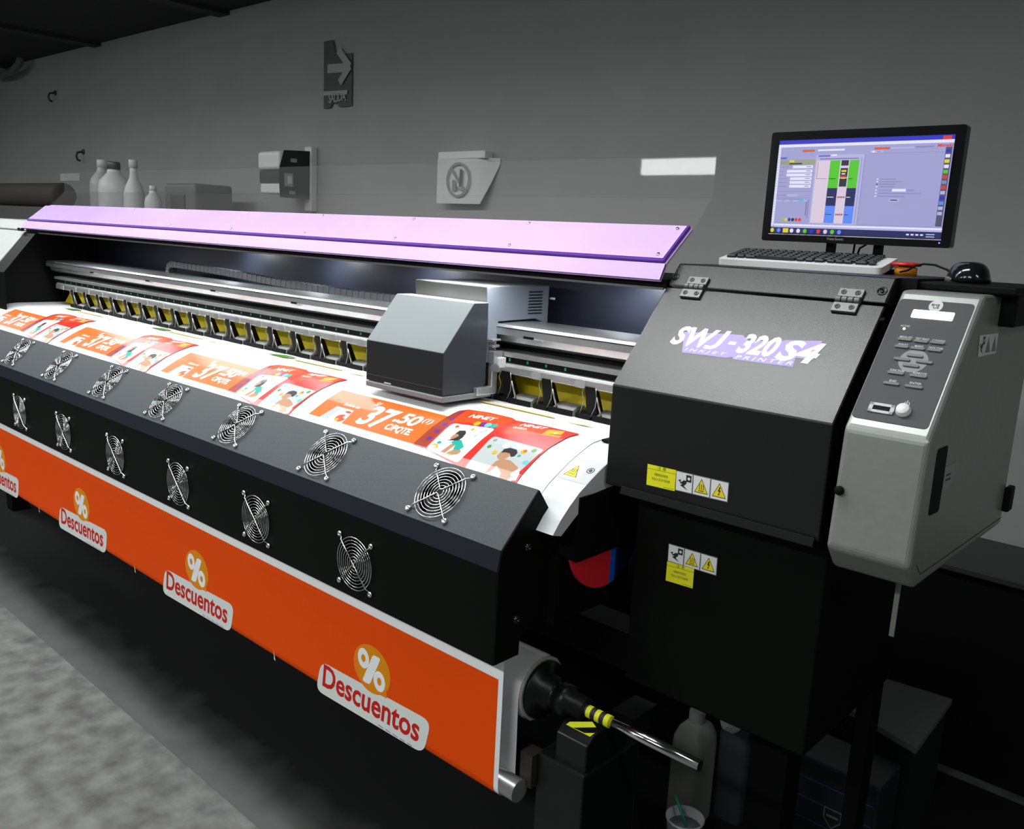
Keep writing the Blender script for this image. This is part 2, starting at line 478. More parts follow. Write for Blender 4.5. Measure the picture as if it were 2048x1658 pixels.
for px in ((1053, 1094), (1030, 1238)):
    q = sideR(XE + .004); u, v = q.hit(px)
    MB().lathe([(.008, 0), (.008, .004), (.006, .008), (.003, .008), (.003, .005), (0, .005)], q.at(u, v), (1, 0, 0), GLOSSBLACK, 14).build('cover_screw', PRT)

def guard_mesh(pl, u, v, n_in=8, straight=False):
    b = MB(); R = [.0085 + i * (.0575 - .0085) / (n_in - 1) for i in range(n_in)]
    for r in R:
        n = 40 if r > .03 else 24
        b.tube([pl.at(u + r * math.cos(2 * math.pi * i / n), v + r * math.sin(2 * math.pi * i / n), .0045) for i in range(n)], .00105, STEEL, 6, True)
    d = .0525
    def arm(sx, sy):
        return [pl.at(u + sx * d, v + sy * d, .0025), pl.at(u + sx * d * .9, v + sy * d * .9, .0025), pl.at(u + sx * d * .82, v + sy * d * .82, .007)]
    if straight:
        b.tube(arm(-1, 1) + [pl.at(u, v, .0072)] + arm(1, -1)[::-1], .0016, STEEL, 6)
        b.tube(arm(1, 1) + [pl.at(u, v, .0062)] + arm(-1, -1)[::-1], .0013, STEEL, 6)
    else:
        b.tube(arm(-1, 1) + [pl.at(u - .002, v + .006, .007), pl.at(u + .002, v + .005, .007)] + arm(1, 1)[::-1], .0015, STEEL, 6)
        b.tube(arm(-1, -1) + [pl.at(u - .004, v - .004, .007), pl.at(u, v - .005, .007)] + arm(1, -1)[::-1], .0015, STEEL, 6)
    return b
def screw_mesh(pl, u, v):
    return MB().lathe([(.0062, 0), (.0066, .0015), (.0062, .004), (.0045, .0055), (.0022, .0055), (.0022, .0042), (0, .0042)], pl.at(u, v, 0.0005), pl.n, STEEL, 14)
FANM = mat('black_fan_plastic', (0.006, 0.006, 0.006), 0.5)
def fan_mesh(pl, u, v):
    b = MB(); b.lathe([(.019, -.022), (.019, -.008), (.017, -.006), (0, -.006)], pl.at(u, v, 0), pl.n, FANM, 18)
    for k in range(7):
        a = 2 * math.pi * k / 7
        pts = []
        for r, da, h in ((.018, 0, -.008), (.048, -.15, -.008), (.048, .55, -.02), (.018, .6, -.02)):
            pts.append(pl.at(u + r * math.cos(a + da), v + r * math.sin(a + da), h))
        b.add(pts, [(0, 1, 2, 3)], FANM)
    return b
def put_fans(pl, xs, v, straight):
    first = None
    for x in xs:
        if x < XF0 + .06: continue
        if first is None:
            g = guard_mesh(pl, x, v, straight=straight).build('fan_guard', PRT)
            sc = [screw_mesh(pl, x + sx * .0525, v + sy * .0525).build('guard_screw', g) for sx in (-1, 1) for sy in (-1, 1)]
            fn = fan_mesh(pl, x, v).build('fan', PRT)
            first = (x, g, sc, fn)
        else:
            dx = x - first[0]
            g = dup(first[1], PRT, (dx, 0, 0))
            for s_ in first[2]: dup(s_, g)
            dup(first[3], PRT, (dx, 0, 0))
MB().sheet([(1.12, -.765), (1.12, -.58), (1.125, -.567), (1.2, -.49), (1.207, -.479), (1.2, -.459)], XF0, XE - .002, -.001, MATTE).build('added_dark_backing_sheet', PRT)  # sheet added inside the cover so the fan holes stay dark
put_fans(SLOPE, UPF, UPV, False)
put_fans(FRONT, LOF, .0765, True)

# --- right-hand tower: deck, top strip, hinged flap, control box
XC0, XC1 = -.95, -.527
SEAM, FOLD = (1.494, -.08), (1.335, -.262)
vdir = Vector((0, SEAM[0] - FOLD[0], SEAM[1] - FOLD[1]))
FL = PL((0, FOLD[0], FOLD[1]), (1, 0, 0), vdir)          # flap plane
FLEN = vdir.length
topq = FL.at(0, FLEN + .058)
MB().sheet([(FOLD[0], -.455), (FOLD[0], FOLD[1]), (SEAM[0] - .0015, SEAM[1] - .0018)], XC0, XC1, -.004, FLAP).build('maintenance_flap', PRT, bevel=.0025)
MB().prism([(SEAM[0] + .0015, SEAM[1] + .0018), (topq.y, topq.z), (1.86, topq.z), (1.86, -.10), (1.52, -.085)], XC0, XC1 - .001, FLAP).build('tower_top', PRT, bevel=.0025)
MB().prism([(1.345, -.47), (1.345, -.28), (1.51, -.10), (1.86, -.10), (1.86, -.47)], XC1 - .02, XC1 - .003, MATTE).build('tower_wall', PRT)
MB().box(XC0, XC1, 1.845, 1.86, -.47, -.10, MATTE).build('tower_back', PRT)
# handle lip under the flap and lower cabinet
MB().sheet([(1.3335, -.45), (1.328, -.462), (1.345, -.468)], XC0 + .04, XC1 - .005, -.003, MATTE).build('flap_handle', PRT, bevel=.001)
MB().prism([(1.385, -.48), (1.385, -.86), (1.80, -.86), (1.80, -.455), (1.41, -.455)], XC0 + .045, XC1 + .0, BLACK).build('lower_cabinet', PRT, bevel=.004)
MB().box(-.72, -.64, 1.60, 1.68, -Z0 + .001, -.45, BLACK).build('leg', PRT, bevel=.003)
MB().box(-.56, -.53, 1.72, 1.78, -Z0 + .001, -.85, BLACK).build('leg', PRT, bevel=.003)
MB().box(-4.75, -4.67, 1.48, 1.56, -Z0 + .001, -.45, BLACK).build('leg', PRT, bevel=.003)
MB().box(-4.7, XC0 + .05, 1.475, 1.56, -.90, -.815, BLACK).build('cross_beam', PRT, bevel=.003)
MB().box(XC0 - .05, XC0 - .03, 1.24, 1.48, -.727, -.59, BLACK).build('side_arm', PRT)

# flap details: seam screws and hinges
c4 = crop(1200, 500, 2.415)
for px in (c4(365, 130), c4(1363, 200)):
    u, v = FL.hit(px)
    MB().lathe([(.0085, -.001), (.0085, .0008), (.006, .0012), (.006, -.001), (.0035, -.001), (.0035, .001), (0, .001)], FL.at(u, v, .0005), FL.n, GLOSSBLACK, 18).build('deck_screw', PRT)
HINGE = mat('hinge_zinc', (0.16, 0.16, 0.16), 0.4, .3)
def hinge(u0, u1):
    b = MB(); vs = FLEN
    b.frame_box(FL, u0, u1, vs + .006, vs + .024, .0005, .006, HINGE)
    b.frame_box(FL, u0, u1, vs - .026, vs - .007, .0005, .006, HINGE)
    n = 4; wv = (u1 - u0) / n
    for k in range(n):
        a = FL.at(u0 + wv * k + .0006, vs, .0045); c = FL.at(u0 + wv * (k + 1) - .0006, vs, .0045)
        b.tube([a, c], .0062, HINGE, 10)
    return b
for pa, pb in ((c4(395, 205), c4(482, 215)), (c4(1118, 270), c4(1235, 285))):
    ua, va = FL.hit(pa); ub, vb = FL.hit(pb)
    mid = (ua + ub) / 2 + .004; wd = .043
    h = hinge(mid - wd / 2, mid + wd / 2).build('hinge', PRT, bevel=.0008)
    for su in (-.012, .012):
        for v in (FLEN + .015, FLEN - .0165):
            MB().lathe([(.0048, 0), (.0048, .001), (.003, .0012), (.003, .0002), (.0012, .0002), (.0012, .001), (0, .001)], FL.at(mid + su, v, .006), FL.n, mat('dark_screw', (0.1, 0.1, 0.1), 0.4, .6), 14).build('hinge_screw', h)

# lettering on the flap
PURP = mat('lavender_lettering', (0.36, 0.27, 0.62), 0.45)
WINK = mat('white_lettering', (0.72, 0.70, 0.80), 0.45)
P = Print(FL.at)
q = crop(1200, 500, 2.415)
P.poly(FL.hits([q(408, 395), q(640, 408), q(690, 412), q(720, 440), q(870, 440), q(900, 435), q(1075, 440), q(1030, 530), q(945, 522), q(932, 566), q(820, 552), q(640, 528), q(640, 517), q(606, 521), q(396, 495)]), PURP)
u0, v0 = FL.hit(q(338, 452)); u1, v1 = FL.hit(q(870, 517)); u2, v2 = FL.hit(q(862, 510)); u3, v3 = FL.hit(q(1042, 533)); ut, vt = FL.hit(q(395, 370))
ht = vt - v0
ua, ub = u0 - .002, FL.hit(q(862, 512))[0] - .006
Wt = ub - ua; H8 = ht * 1.08; vb = v0 - .001
P.text('SW', (ua, vb), (ua + Wt * .43, vb), H8, WINK, .042, .3, 1.0)
def J_(x, y): return (ua + Wt * .335 + (x + y * .28) * H8, vb + y * H8)
P.poly([J_(*a) for a in ((.42, 1), (.64, 1), (.62, .3), (.55, .1), (.36, 0), (.05, 0), (.0, .18), (.28, .18), (.39, .28))], WINK)
P.text('-', (ua + Wt * .545, vb + H8 * .36), (ua + Wt * .625, vb + H8 * .36), H8 * .16, WINK, .03, .3)
P.text('320', (ua + Wt * .645, vb), (ub, vb), H8, WINK, .042, .3, 1.0)
P.text('S4', (FL.hit(q(862, 512))[0] - .006, v0 - .004), (u3 + .006, v0 - .004), ht * 1.1, WINK, .042, .3, 1.0)
P.text('INKJET', FL.hit(q(405, 489)), FL.hit(q(606, 514)), .0075, WINK, .015, .3, 1.5)
P.text('PRINTER', FL.hit(q(650, 524)), FL.hit(q(926, 557)), .0075, WINK, .015, .3, 1.5)
P.build('lettering', PRT)

# warning stickers on flap and lower cabinet
def hand_icon(P, M):
    """crushed-hand pictogram; M maps unit square to (u,v)"""
    P.poly([M(*a) for a in ((.62, .55), (.62, .92), (.95, .92), (.95, .55))], INK)
    P.ell(*M(.79, .73), .0028, .0028, LABELW, 12)
    P.poly([M(*a) for a in ((.12, .55), (.3, .62), (.28, .45), (.48, .6), (.66, .6), (.66, .45), (.5, .3), (.75, .1), (.45, .22), (.25, .3), (.4, .38), (.2, .42), (.36, .47))], INK)
def tri_icon(P, M, kind):
    P.poly([M(*a) for a in ((.08, .12), (.92, .12), (.5, .9))], INK)
    P.poly([M(*a) for a in ((.14, .16), (.86, .16), (.5, .83))], YEL)
    if kind == 'heat':
        for k in (.38, .5, .62):
            P.poly([M(*a) for a in ((k - .02, .3), (k + .02, .3), (k + .045, .4), (k + .02, .5), (k + .045, .6), (k + .005, .6), (k - .02, .5), (k + .005, .4))], INK)
        P.poly([M(*a) for a in ((.34, .22), (.66, .22), (.66, .26), (.34, .26))], INK)
    else:
        P.poly([M(*a) for a in ((.5, .68), (.58, .68), (.52, .5), (.6, .5), (.5, .3), (.55, .32), (.48, .2), (.43, .33), (.47, .31), (.51, .43), (.42, .43))], INK)
NOTE = mat('yellow_notice', (0.82, 0.78, 0.01), 0.45)
def quad_map(c):
    """corners TL,TR,BR,BL in (u,v) -> unit square map (x right, y up)"""
    TLc, TRc, BRc, BLc = [Vector(a) for a in c]
    def M(x, y):
        r = (BLc * (1 - x) + BRc * x) * (1 - y) + (TLc * (1 - x) + TRc * x) * y
        return (r.x, r.y)
    return M
def notice(P, c):
    M = quad_map(c)
    P.poly(c, NOTE)
    P.line(M(0, .8), M(1, .8), .0006, INK)
    P.text('注 意', M(.36, .83), M(.66, .83), .0065, INK)
    P.text('有触电和烫伤危险', M(.26, .52), M(.74, .52), .0052, INK)
    P.text('专业人员方可拆卸', M(.18, .3), M(.82, .3), .0052, INK)
    P.line(M(.6, .07), M(.97, .07), .001, mat('olive_ink', (.35, .32, .02), .5))
def icons(P, c):
    P.poly(c, mat('label_border', (.12, .12, .12), .5))
    M = quad_map(c)
    for k in range(3):
        cc = [M(k / 3 + .012, .96), M((k + 1) / 3 - .012, .96), M((k + 1) / 3 - .012, .04), M(k / 3 + .012, .04)]
        P.poly(cc, LABELW); mm = quad_map(cc)
        if k == 0: hand_icon(P, mm)
        else: tri_icon(P, mm, 'heat' if k == 1 else 'bolt')
qs = crop(1250, 900, 5.528)
FP = front(FOLD[0] - .0002)
P = Print(FP.at)
notice(P, FP.hits([qs(252, 152), qs(567, 222), qs(549, 455), qs(237, 382)]))
icons(P, FP.hits([qs(567, 222), qs(1156, 358), qs(1138, 582), qs(555, 445)]))
P.build('flap_stickers', PRT)
CP = front(1.385 - .0004)
P = Print(CP.at)
icons(P, CP.hits([qs(484, 1030), qs(1028, 1190), qs(1012, 1392), qs(470, 1228)]))
notice(P, CP.hits([qs(470, 1228), qs(768, 1312), qs(750, 1530), qs(452, 1440)]))
P.build('cabinet_stickers', PRT)

# --- control box
XB0, XB1 = -.510, -.382
BF, BT = (1.335, -.262), (1.509, -.054)
MB().prism([BF, BT, (1.85, -.052), (1.85, -.497), (1.362, -.497), (1.322, -.453)], XB0, XB1, SILVER).build('control_box', PRT, bevel=.008, seg=3)
MB().box(XB0 - .015, XB1 + .03, 1.56, 1.87, -.053, -.040, MATTE).build('box_lid', PRT, bevel=.003)
MB().box(XB1 - .004, XB1 + .024, 1.60, 1.87, -.105, -.050, MATTE).build('lid_skirt', PRT, bevel=.003)
bv = Vector((0, BT[0] - BF[0], BT[1] - BF[1]))
BP = PL((0, BF[0], BF[1]), (1, 0, 0), bv)
c6 = crop(1560, 520, 4.145)
PANEL = mat('dark_grey_overlay', (0.085, 0.088, 0.094), 0.65, spec=.2)
P = Print(BP.at, base=.0008)
pc = BP.hits([c6(1005, 322), c6(1630, 370), c6(1215, 1408), c6(585, 1298)])
uu0 = (pc[0][0] + pc[3][0]) / 2; uu1 = (pc[1][0] + pc[2][0]) / 2; vv1 = (pc[0][1] + pc[1][1]) / 2; vv0 = (pc[2][1] + pc[3][1]) / 2
P.rrect([(uu0, vv0), (uu1, vv0), (uu1, vv1), (uu0, vv1)], .008, PANEL)
GLY = mat('panel_white_print', (0.6, 0.6, 0.6), 0.5)
u, v = BP.hit(c6(1293, 385)); P.ell(u, v, .0105, .0115, GLY, 28)
P.poly([(u - .007, v + .004), (u + .005, v + .004), (u + .005, v - .005), (u + .002, v - .005), (u + .002, v + .0015), (u - .003, v + .0015), (u - .004, v), (u - .007, v)], PANEL)
P.ell(u - .0005, v - .001, .0042, .005, GLY, 16); P.ell(u - .0005, v - .001, .0034, .0042, PANEL, 16, hole=.62)
u, v = BP.hit(c6(1105, 840)); P.ell(u, v, .0215, .0215, mat('panel_mid_grey', (0.22, 0.22, 0.23), .5), 32)
for body, px, wd in (('ACTIVE', (1037, 552), .014), ('MEDIA SET', (1045, 645), .019), ('TEST PRINT', (1180, 660), .021), ('CLEANING', (1315, 675), .019), ('ADJUST', (1020, 706), .0155), ('MAINT.', (1155, 722), .0135), ('DATA CLEAR', (1293, 737), .021), ('FUNCTION', (972, 922), .021), ('REMOTE', (1160, 947), .02), ('END', (937, 1008), .0105), ('ENTER', (1125, 1030), .017)):
    u, v = BP.hit(c6(*px)); P.text(body, (u - wd / 2, v - .0012), (u + wd / 2, v - .0012), .0036, GLY, .01)
u, v = BP.hit(c6(1052, 1198)); P.ell(u, v, .0042, .0046, GLY, 20, hole=.72); P.rect(u - .002, u + .002, v + .002, v + .006, PANEL); P.rect(u - .0006, u + .0006, v, v + .0065, GLY)
P.build('control_panel', PRT)
# LCD, LED, keys, card slot, power button
u0, v0 = BP.hit(c6(1085, 478)); u1, v1 = BP.hit(c6(1450, 447))
LCD = emis('lit_lcd', (0.93, 0.95, 1.0), 1.6)
uL = (BP.hit(c6(1083, 480))[0] + BP.hit(c6(1108, 416))[0]) / 2; uR = (BP.hit(c6(1430, 510))[0] + BP.hit(c6(1452, 445))[0]) / 2
vT = (BP.hit(c6(1108, 416))[1] + BP.hit(c6(1452, 445))[1]) / 2; vB = (BP.hit(c6(1083, 480))[1] + BP.hit(c6(1430, 510))[1]) / 2
MB().extr(BP, rounded([(uL, vB), (uR, vB), (uR, vT), (uL, vT)], .002), .0005, .0025, LCD).build('lcd', PRT)
u, v = BP.hit(c6(1030, 573)); MB().lathe([(.0022, .0005), (.002, .002), (0, .0028)], BP.at(u, v), BP.n, emis('lit_led', (1.0, 0.95, 0.6), 2.0), 12).build('led', PRT)
KEY = mat('grey_rubber_key', (0.17, 0.17, 0.17), 0.5, spec=.3)
keys = [((1035, 665), .0225), ((1170, 682), .0225), ((1307, 694), .0225), ((1010, 725), .0225), ((1143, 740), .0225), ((1282, 755), .0225), ((1120, 800), .0265), ((1012, 829), .0265), ((1197, 853), .0265), ((1087, 882), .0265), ((962, 943), .0265), ((1147, 969), .027), ((925, 1030), .026), ((1110, 1057), .028)]
for px, wd in keys:
    u, v = BP.hit(c6(*px)); hw, hh = wd * .46, .0023
    MB().extr(BP, rounded([(u - hw, v - hh), (u + hw, v - hh), (u + hw, v + hh), (u - hw, v + hh)], .0023), .0005, .0036, KEY).build('key', PRT, bevel=.0008)
u, v = BP.hit(c6(843, 1236)); b_ = MB()
SLOTM = mat('slot_bezel', (0.42, 0.42, 0.42), .4)
b_.frame_box(BP, u - .019, u + .019, v + .004, v + .0085, .0005, .003, SLOTM); b_.frame_box(BP, u - .019, u + .019, v - .0085, v - .004, .0005, .003, SLOTM)
b_.frame_box(BP, u - .019, u - .013, v - .0085, v + .0085, .0005, .003, SLOTM); b_.frame_box(BP, u + .013, u + .019, v - .0085, v + .0085, .0005, .003, SLOTM)
b_.frame_box(BP, u - .013, u + .013, v - .004, v + .004, .0005, .0015, MATTE)
b_.build('card_slot', PRT)
u, v = BP.hit(c6(1025, 1255))
MB().lathe([(.0112, .0005), (.0112, .003), (.0098, .005), (.0096, .0085), (.0085, .0098), (0, .01)], BP.at(u, v), BP.n, mat('white_button', (0.78, 0.78, 0.78), .35), 28).build('power_button', PRT)
# right flank: handle recess, stickers, seam, latch
c7 = crop(1560, 860, 4.145)
SR = sideR(XB1)
P = Print(SR.at, base=.0006)
P.poly(rounded(SR.hits([c7(1305, 160), c7(1395, 122), c7(1312, 675), c7(1225, 716)]), .008, 4), MATTE)
P.build('handle_recess', PRT); P = Print(SR.at, base=.0006)
P.poly(SR.hits([c7(1368, 305), c7(1452, 266), c7(1424, 455), c7(1342, 494)]), mat('faded_label', (.3, .3, .3), .5))
P.line(SR.hit(c7(1372, 378)), SR.hit(c7(1412, 360)), .003, INK); P.line(SR.hit(c7(1366, 418)), SR.hit(c7(1410, 398)), .003, INK)
P.build('flank_label', PRT); P = Print(SR.at, base=.0006)
cs = SR.hits([c6(1652, 625), c6(1808, 606), c6(1785, 772), c6(1637, 803)])
P.poly(cs, mat('label_white', (.75,) * 3)); M_ = quad_map(cs)
hand_icon(P, lambda x, y: M_(x * .33, y))
for k in (1, 2):
    P.poly([M_(k / 3 + a * .33, b) for a, b in ((.08, .12), (.92, .12), (.5, .9))], mat('grey_triangle', (.22, .22, .22), .5))
P.build('flank_warning_label', PRT); P = Print(SR.at, base=.0006)
P.line(SR.hit(c7(1160, 1196)), SR.hit(c7(1835, 722)), .0016, INK); P.line(SR.hit(c7(1160, 1196)), SR.hit(c7(1130, 1120)), .0012, INK)
P.build('flank_seam', PRT)
u, v = SR.hit(c7(1860, 565)); MB().frame_box(SR, u - .012, u + .02, v - .024, v + .024, 0.0, .012, MATTE).build('latch', PRT, bevel=.003)
BFP = front(1.326)
u, v = BFP.hit(c7(495, 500)); MB().lathe([(.0075, 0), (.0075, .004), (.005, .006), (0, .006)], BFP.at(u, v), BFP.n, MATTE, 16).build('box_screw', PRT)
q_ = BFP.hit(c7(775, 1240)); a_ = Vector((q_[0], 1.5, -.497))
MB().box(a_.x - .004, a_.x + .004, 1.45, 1.453, -.62, -.495, mat('grey_strap', (.16, .16, .15), .6)).build('hanging_strap', PRT)

# emergency stop button on the deck
u, v = FL.hit((1813, 530))
ex, ey = -.612, 1.72
r_ = ray((1811, 545)); ey = -.0365 / r_.z * r_.y; ey = min(max(ey, 1.66), 1.78); ex = r_.x / r_.y * ey
DZ = topq.z
MB().lathe([(.0205, 0), (.0205, .014), (.018, .016)], (ex, ey, DZ), (0, 0, 1), mat('stop_base_yellow', (0.75, 0.27, 0.01), .4), 24).build('stop_base', PRT)
MB().lathe([(.013, .014), (.014, .017), (.0265, .018), (.0275, .021), (.025, .024), (0, .026)], (ex, ey, DZ), (0, 0, 1), mat('stop_red', (0.6, 0.02, 0.01), .3), 28).build('stop_button', PRT)
MB().prism([(1.55, DZ), (1.86, DZ), (1.86, DZ - .06), (1.55, DZ - .06)], XC1 - .002, XB0 + .01, MATTE).build('deck_gap_plate', PRT)

# --- left-hand tower in silver
XT0, XT1 = -5.0, -4.30
PALEG = mat('pale_grey_tower_paint', (.36, .37, .37), .5, noise=.03, nscale=20)
MB().prism([(SEAM[0] + .002, SEAM[1] + .002), (topq.y, topq.z), (1.86, topq.z), (1.86, -.1), (1.52, -.1)], XT0, XT1, PALEG).build('left_tower_top', PRT, bevel=.004)
MB().prism([(SEAM[0] - .002, SEAM[1] - .002), (FOLD[0], FOLD[1]), (FOLD[0], -.6), (1.85, -.6), (1.85, -.1), (1.52, -.1)], XT0, XT1 - .003, PALEG).build('left_tower_body', PRT, bevel=.004)
MB().sheet([(FOLD[0] + .012, -.44), (FOLD[0] + .012, FOLD[1] + .005), (SEAM[0] - .008, SEAM[1] - .006)], XT1, -4.17, -.004, BLACK).build('left_frame_plate', PRT)
MB().prism([(1.352, -.44), (1.352, -.27), (1.505, -.09), (1.80, -.09), (1.80, -.44)], XT1, XT1 + .012, MATTE).build('left_inner_wall', PRT)
MB().box(XT1 - .02, XT1 + .015, 1.462, 1.48, -.083, -.069, STEEL).build('lid_hinge', PRT, bevel=.002)

# --- inside: rear panel, top beam with LED bars, rail, pinch rollers
MB().box(XP0 + .01, XC0 + .02, 1.80, 1.81, -.46, -.086, REARP).build('rear_panel', PRT)
MB().box(XP0, XC0 - .001, 1.492, 1.86, -.086, -.068, MATTE).build('top_beam', PRT)
MB().box(-4.15, XC0 - .005, 1.488, 1.4915, -.0885, -.084, mat('grey_edge_strip', (.25, .25, .25), .4, .5)).build('beam_edge', PRT)
RX0, RX1 = -4.24, -.60
b_ = MB().prism([(1.545, -.213), (1.55, -.2065), (1.63, -.205), (1.70, -.207), (1.70, -.26), (1.60, -.26), (1.566, -.249), (1.56, -.233), (1.545, -.232)], RX0, RX1, ALU); b_.build('carriage_rail', PRT, bevel=.0012)
MB().box(RX0, RX1, 1.5445, 1.5455, -.2152, -.2135, MATTE).build('rail_groove', PRT)
MB().box(RX0 + .1, RX1, 1.60, 1.72, -.30, -.25, MATTE).build('rail_back', PRT)
b_ = MB().prism([(1.548, -.273), (1.58, -.271), (1.62, -.271), (1.62, -.283), (1.548, -.283)], RX0 + .08, RX1, ALU); b_.build('guide_rail', PRT)
MB().box(RX0 + .08, RX1, 1.553, 1.60, -.297, -.2832, MATTE).build('scale_strip', PRT)
b_ = MB().prism([(1.556, -.2972), (1.548, -.3), (1.545, -.306), (1.545, -.322), (1.552, -.325), (1.60, -.325), (1.60, -.2972)], RX0 + .1, RX1, ALU); b_.build('clamp_bar', PRT, bevel=.001)
GREEN = mat('green_scale_mark', (0.01, 0.35, 0.15), .4)
SP = front(1.553); P = Print(SP.at)
c2 = crop(960, 620, 6.827); xa = SP.hit(c2(650, 750))[0]; xb = SP.hit(c2(1720, 925))[0]; stp = (xb - xa) / 4
k = -2
while xa - k * stp > -4.1:
    x = xa - k * stp; P.rect(x - .0028, x + .0028, -.2935, -.2865, GREEN); k += 1
P.build('scale_marks', PRT)
RP = front(1.5448)
for px in ((1057, 682), (588, 611), (426, 586), (295, 566.6), (184, 549)):
    u, v = RP.hit(px)
    MB().box(u - .016, u + .016, 1.5443, 1.5446, -.2335, -.2275, MATTE).build('rail_slot', PRT)
    MB().box(u + .016, u + .045, 1.540, 1.5446, -.2345, -.2325, ALU).build('rail_tab', PRT)
# cable chain on the rail
CHM = mat('chain_grey_plastic', (0.06, 0.06, 0.065), .4)
b_ = MB(); pts = []
for k in range(15): a = math.pi * (1.0 + .5 - k / 14 * 1.0); pts.append((-3.36 + .035 * math.cos(a) * 1.2, -.205 + .028 * math.sin(a + 0)))
path = [(-3.30, -.222)] + [(-3.34 - .045 * math.sin(math.pi * k / 10), -.198 - .026 * math.cos(math.pi * k / 10)) for k in range(11)]
xk = -3.34
while xk < -1.75:
    xk += .03; t_ = (xk + 3.34) / 1.6
    path.append((xk, -.172 - .022 * min(1, t_ * 2.2) + .004 * math.sin(t_ * 6)))
for a, c in zip(path, path[1:]):
    d = Vector((c[0] - a[0], 0, c[1] - a[1])); L = d.length; d.normalize(); nn = Vector((-d.z, 0, d.x))
    pl = PL((a[0], 1.715, a[1]), d, nn)
    b_.frame_box(pl, .001, L - .001, -.011, .011, 0, .03, CHM); b_.frame_box(pl, L - .004, L + .002, -.0125, .0125, -.001, .031, CHM)
b_.build('cable_chain', PRT)
# yellow plate under the bar and dark throat
MB().box(RX0 + .1, RX1, 1.655, 1.665, -.40, -.325, MATTE).build('throat_wall', PRT)
YP = mat('yellow_guide_plate', (0.85, 0.66, 0.01), .5)
MB().prism([(1.603, -.392), (1.632, -.340), (1.636, -.340), (1.607, -.392)], -4.2, RX1, YP).build('guide_plate', PRT)
PADG = mat('pad_grey', (0.36, 0.36, 0.34), .5)
WIRE = mat('spring_wire', (.32, .31, .29), .35, .9)
def pinch(x):
    r = MB().prism([(1.546, -.318), (1.543, -.318), (1.556, -.388), (1.585, -.388), (1.56, -.330)], x - .016, x + .012, MATTE).build('pinch_roller', PRT)
    MB().extr(PL((0, 1.5435, 0), (1, 0, 0), (0, .12, 1)), rounded([(x - .0185, -.318), (x + .0145, -.318), (x + .010, -.3), (x - .014, -.3)], .009), 0, .0025, ALU).build('tab', r)
    wr = MB(); wr.tube([(x - .018, 1.542, -.318), (x - .021, 1.541, -.334), (x - .022, 1.55, -.352), (x - .034, 1.553, -.384)], .0009, WIRE, 6)
    wr.tube([(x + .0145, 1.542, -.318), (x + .019, 1.541, -.338), (x + .012, 1.548, -.362), (x - .002, 1.552, -.386)], .0009, WIRE, 6)
    wr.tube([(x + .019, 1.542, -.338), (x + .027, 1.552, -.381)], .0022, WIRE, 8); wr.build('spring', r)
    g = MB(); g.prism([(1.553, -.3935), (1.553, -.383), (1.575, -.374), (1.60, -.374), (1.60, -.393)], x + .006, x + .072, PADG); g.build('pad', r, bevel=.0015)
    MB().box(x + .004, x + .074, 1.5485, 1.553, -.3938, -.381, MATTE).build('pad_edge', r, bevel=.0012)
    MB().prism([(1.551, -.3938), (1.551, -.384), (1.558, -.3815), (1.60, -.3815), (1.60, -.393)], x - .046, x - .002, MATTE).build('roller_block', r, bevel=.0012)
    return r
first = pinch(-1.156)
for k in list(range(1, 23)) + [-1, -2]:
    c = dup(first, PRT, (-.1275 * k, 0, 0))
    for ch in first.children: dup(ch, c)

# --- carriage
CARG = mat('carriage_grey_top', (0.17, 0.195, 0.205), 0.5)
CARD = mat('carriage_dark', (0.016, 0.017, 0.019), 0.35)
CARB = mat('carriage_side_blue_black', (0.03, 0.036, 0.045), 0.4)
CARL = mat('carriage_pale_grey', (0.22, 0.25, 0.29), 0.5)
X0c, X1c = -1.727, -1.449
prof = [(1.37, -.368), (1.37, -.268), (1.463, -.156), (1.512, -.156), (1.512, -.350), (1.50, -.368)]
b_ = MB(); n = len(prof)
v = [(X0c, y, z) for y, z in prof] + [(X1c, y, z) for y, z in prof]
fm = [CARD, CARG, mat('carriage_white_top', (.7, .72, .73), .4), CARB, CARD, CARD]
for i in range(n): b_.add(v, [(i, (i + 1) % n, n + (i + 1) % n, n + i)], fm[i])
b_.add(v, [tuple(range(n))[::-1], tuple(range(n, 2 * n))], CARB)
b_.build('carriage_front_cover', PRT, bevel=.002)
b_ = MB(); rp = [(1.515, -.21), (1.505, -.118), (1.735, -.118), (1.735, -.219), (1.69, -.2), (1.55, -.203), (1.545, -.30), (1.515, -.30)]
n = len(rp); v = [(-1.706, y, z) for y, z in rp] + [(X1c - .002, y, z) for y, z in rp]
rm = [mat('carriage_olive_front', (.10, .105, .095), .5), MATS['carriage_white_top']] + [CARL] * 6
for i in range(n): b_.add(v, [(i, (i + 1) % n, n + (i + 1) % n, n + i)], rm[i])
tt = tessellate_polygon([[Vector((y, z, 0)) for y, z in rp]])
b_.add(v, [tuple(a) for a in tt] + [tuple(n + i for i in a[::-1]) for a in tt], CARL)
b_.build('carriage_rear_cover', PRT, bevel=.003)
q = sideR(X1c - .0015); P = Print(q.at)
for k in range(8):
    z = -.133 - k * .0076; P.rect(1.655, 1.708, z - .0017, z + .0017, INK)
P.build('carriage_vents', PRT)
MB().box(X0c + .002, X1c + .004, 1.367, 1.53, -.383, -.369, mat('carriage_base_grey', (.2, .21, .21), .4)).build('carriage_base', PRT, bevel=.003)
MB().box(X1c, X1c + .014, 1.47, 1.535, -.375, -.356, ALU).build('carriage_bracket', PRT, bevel=.002)
MB().box(X1c, X1c + .012, 1.52, 1.54, -.375, -.30, ALU).build('carriage_bracket', PRT, bevel=.002)
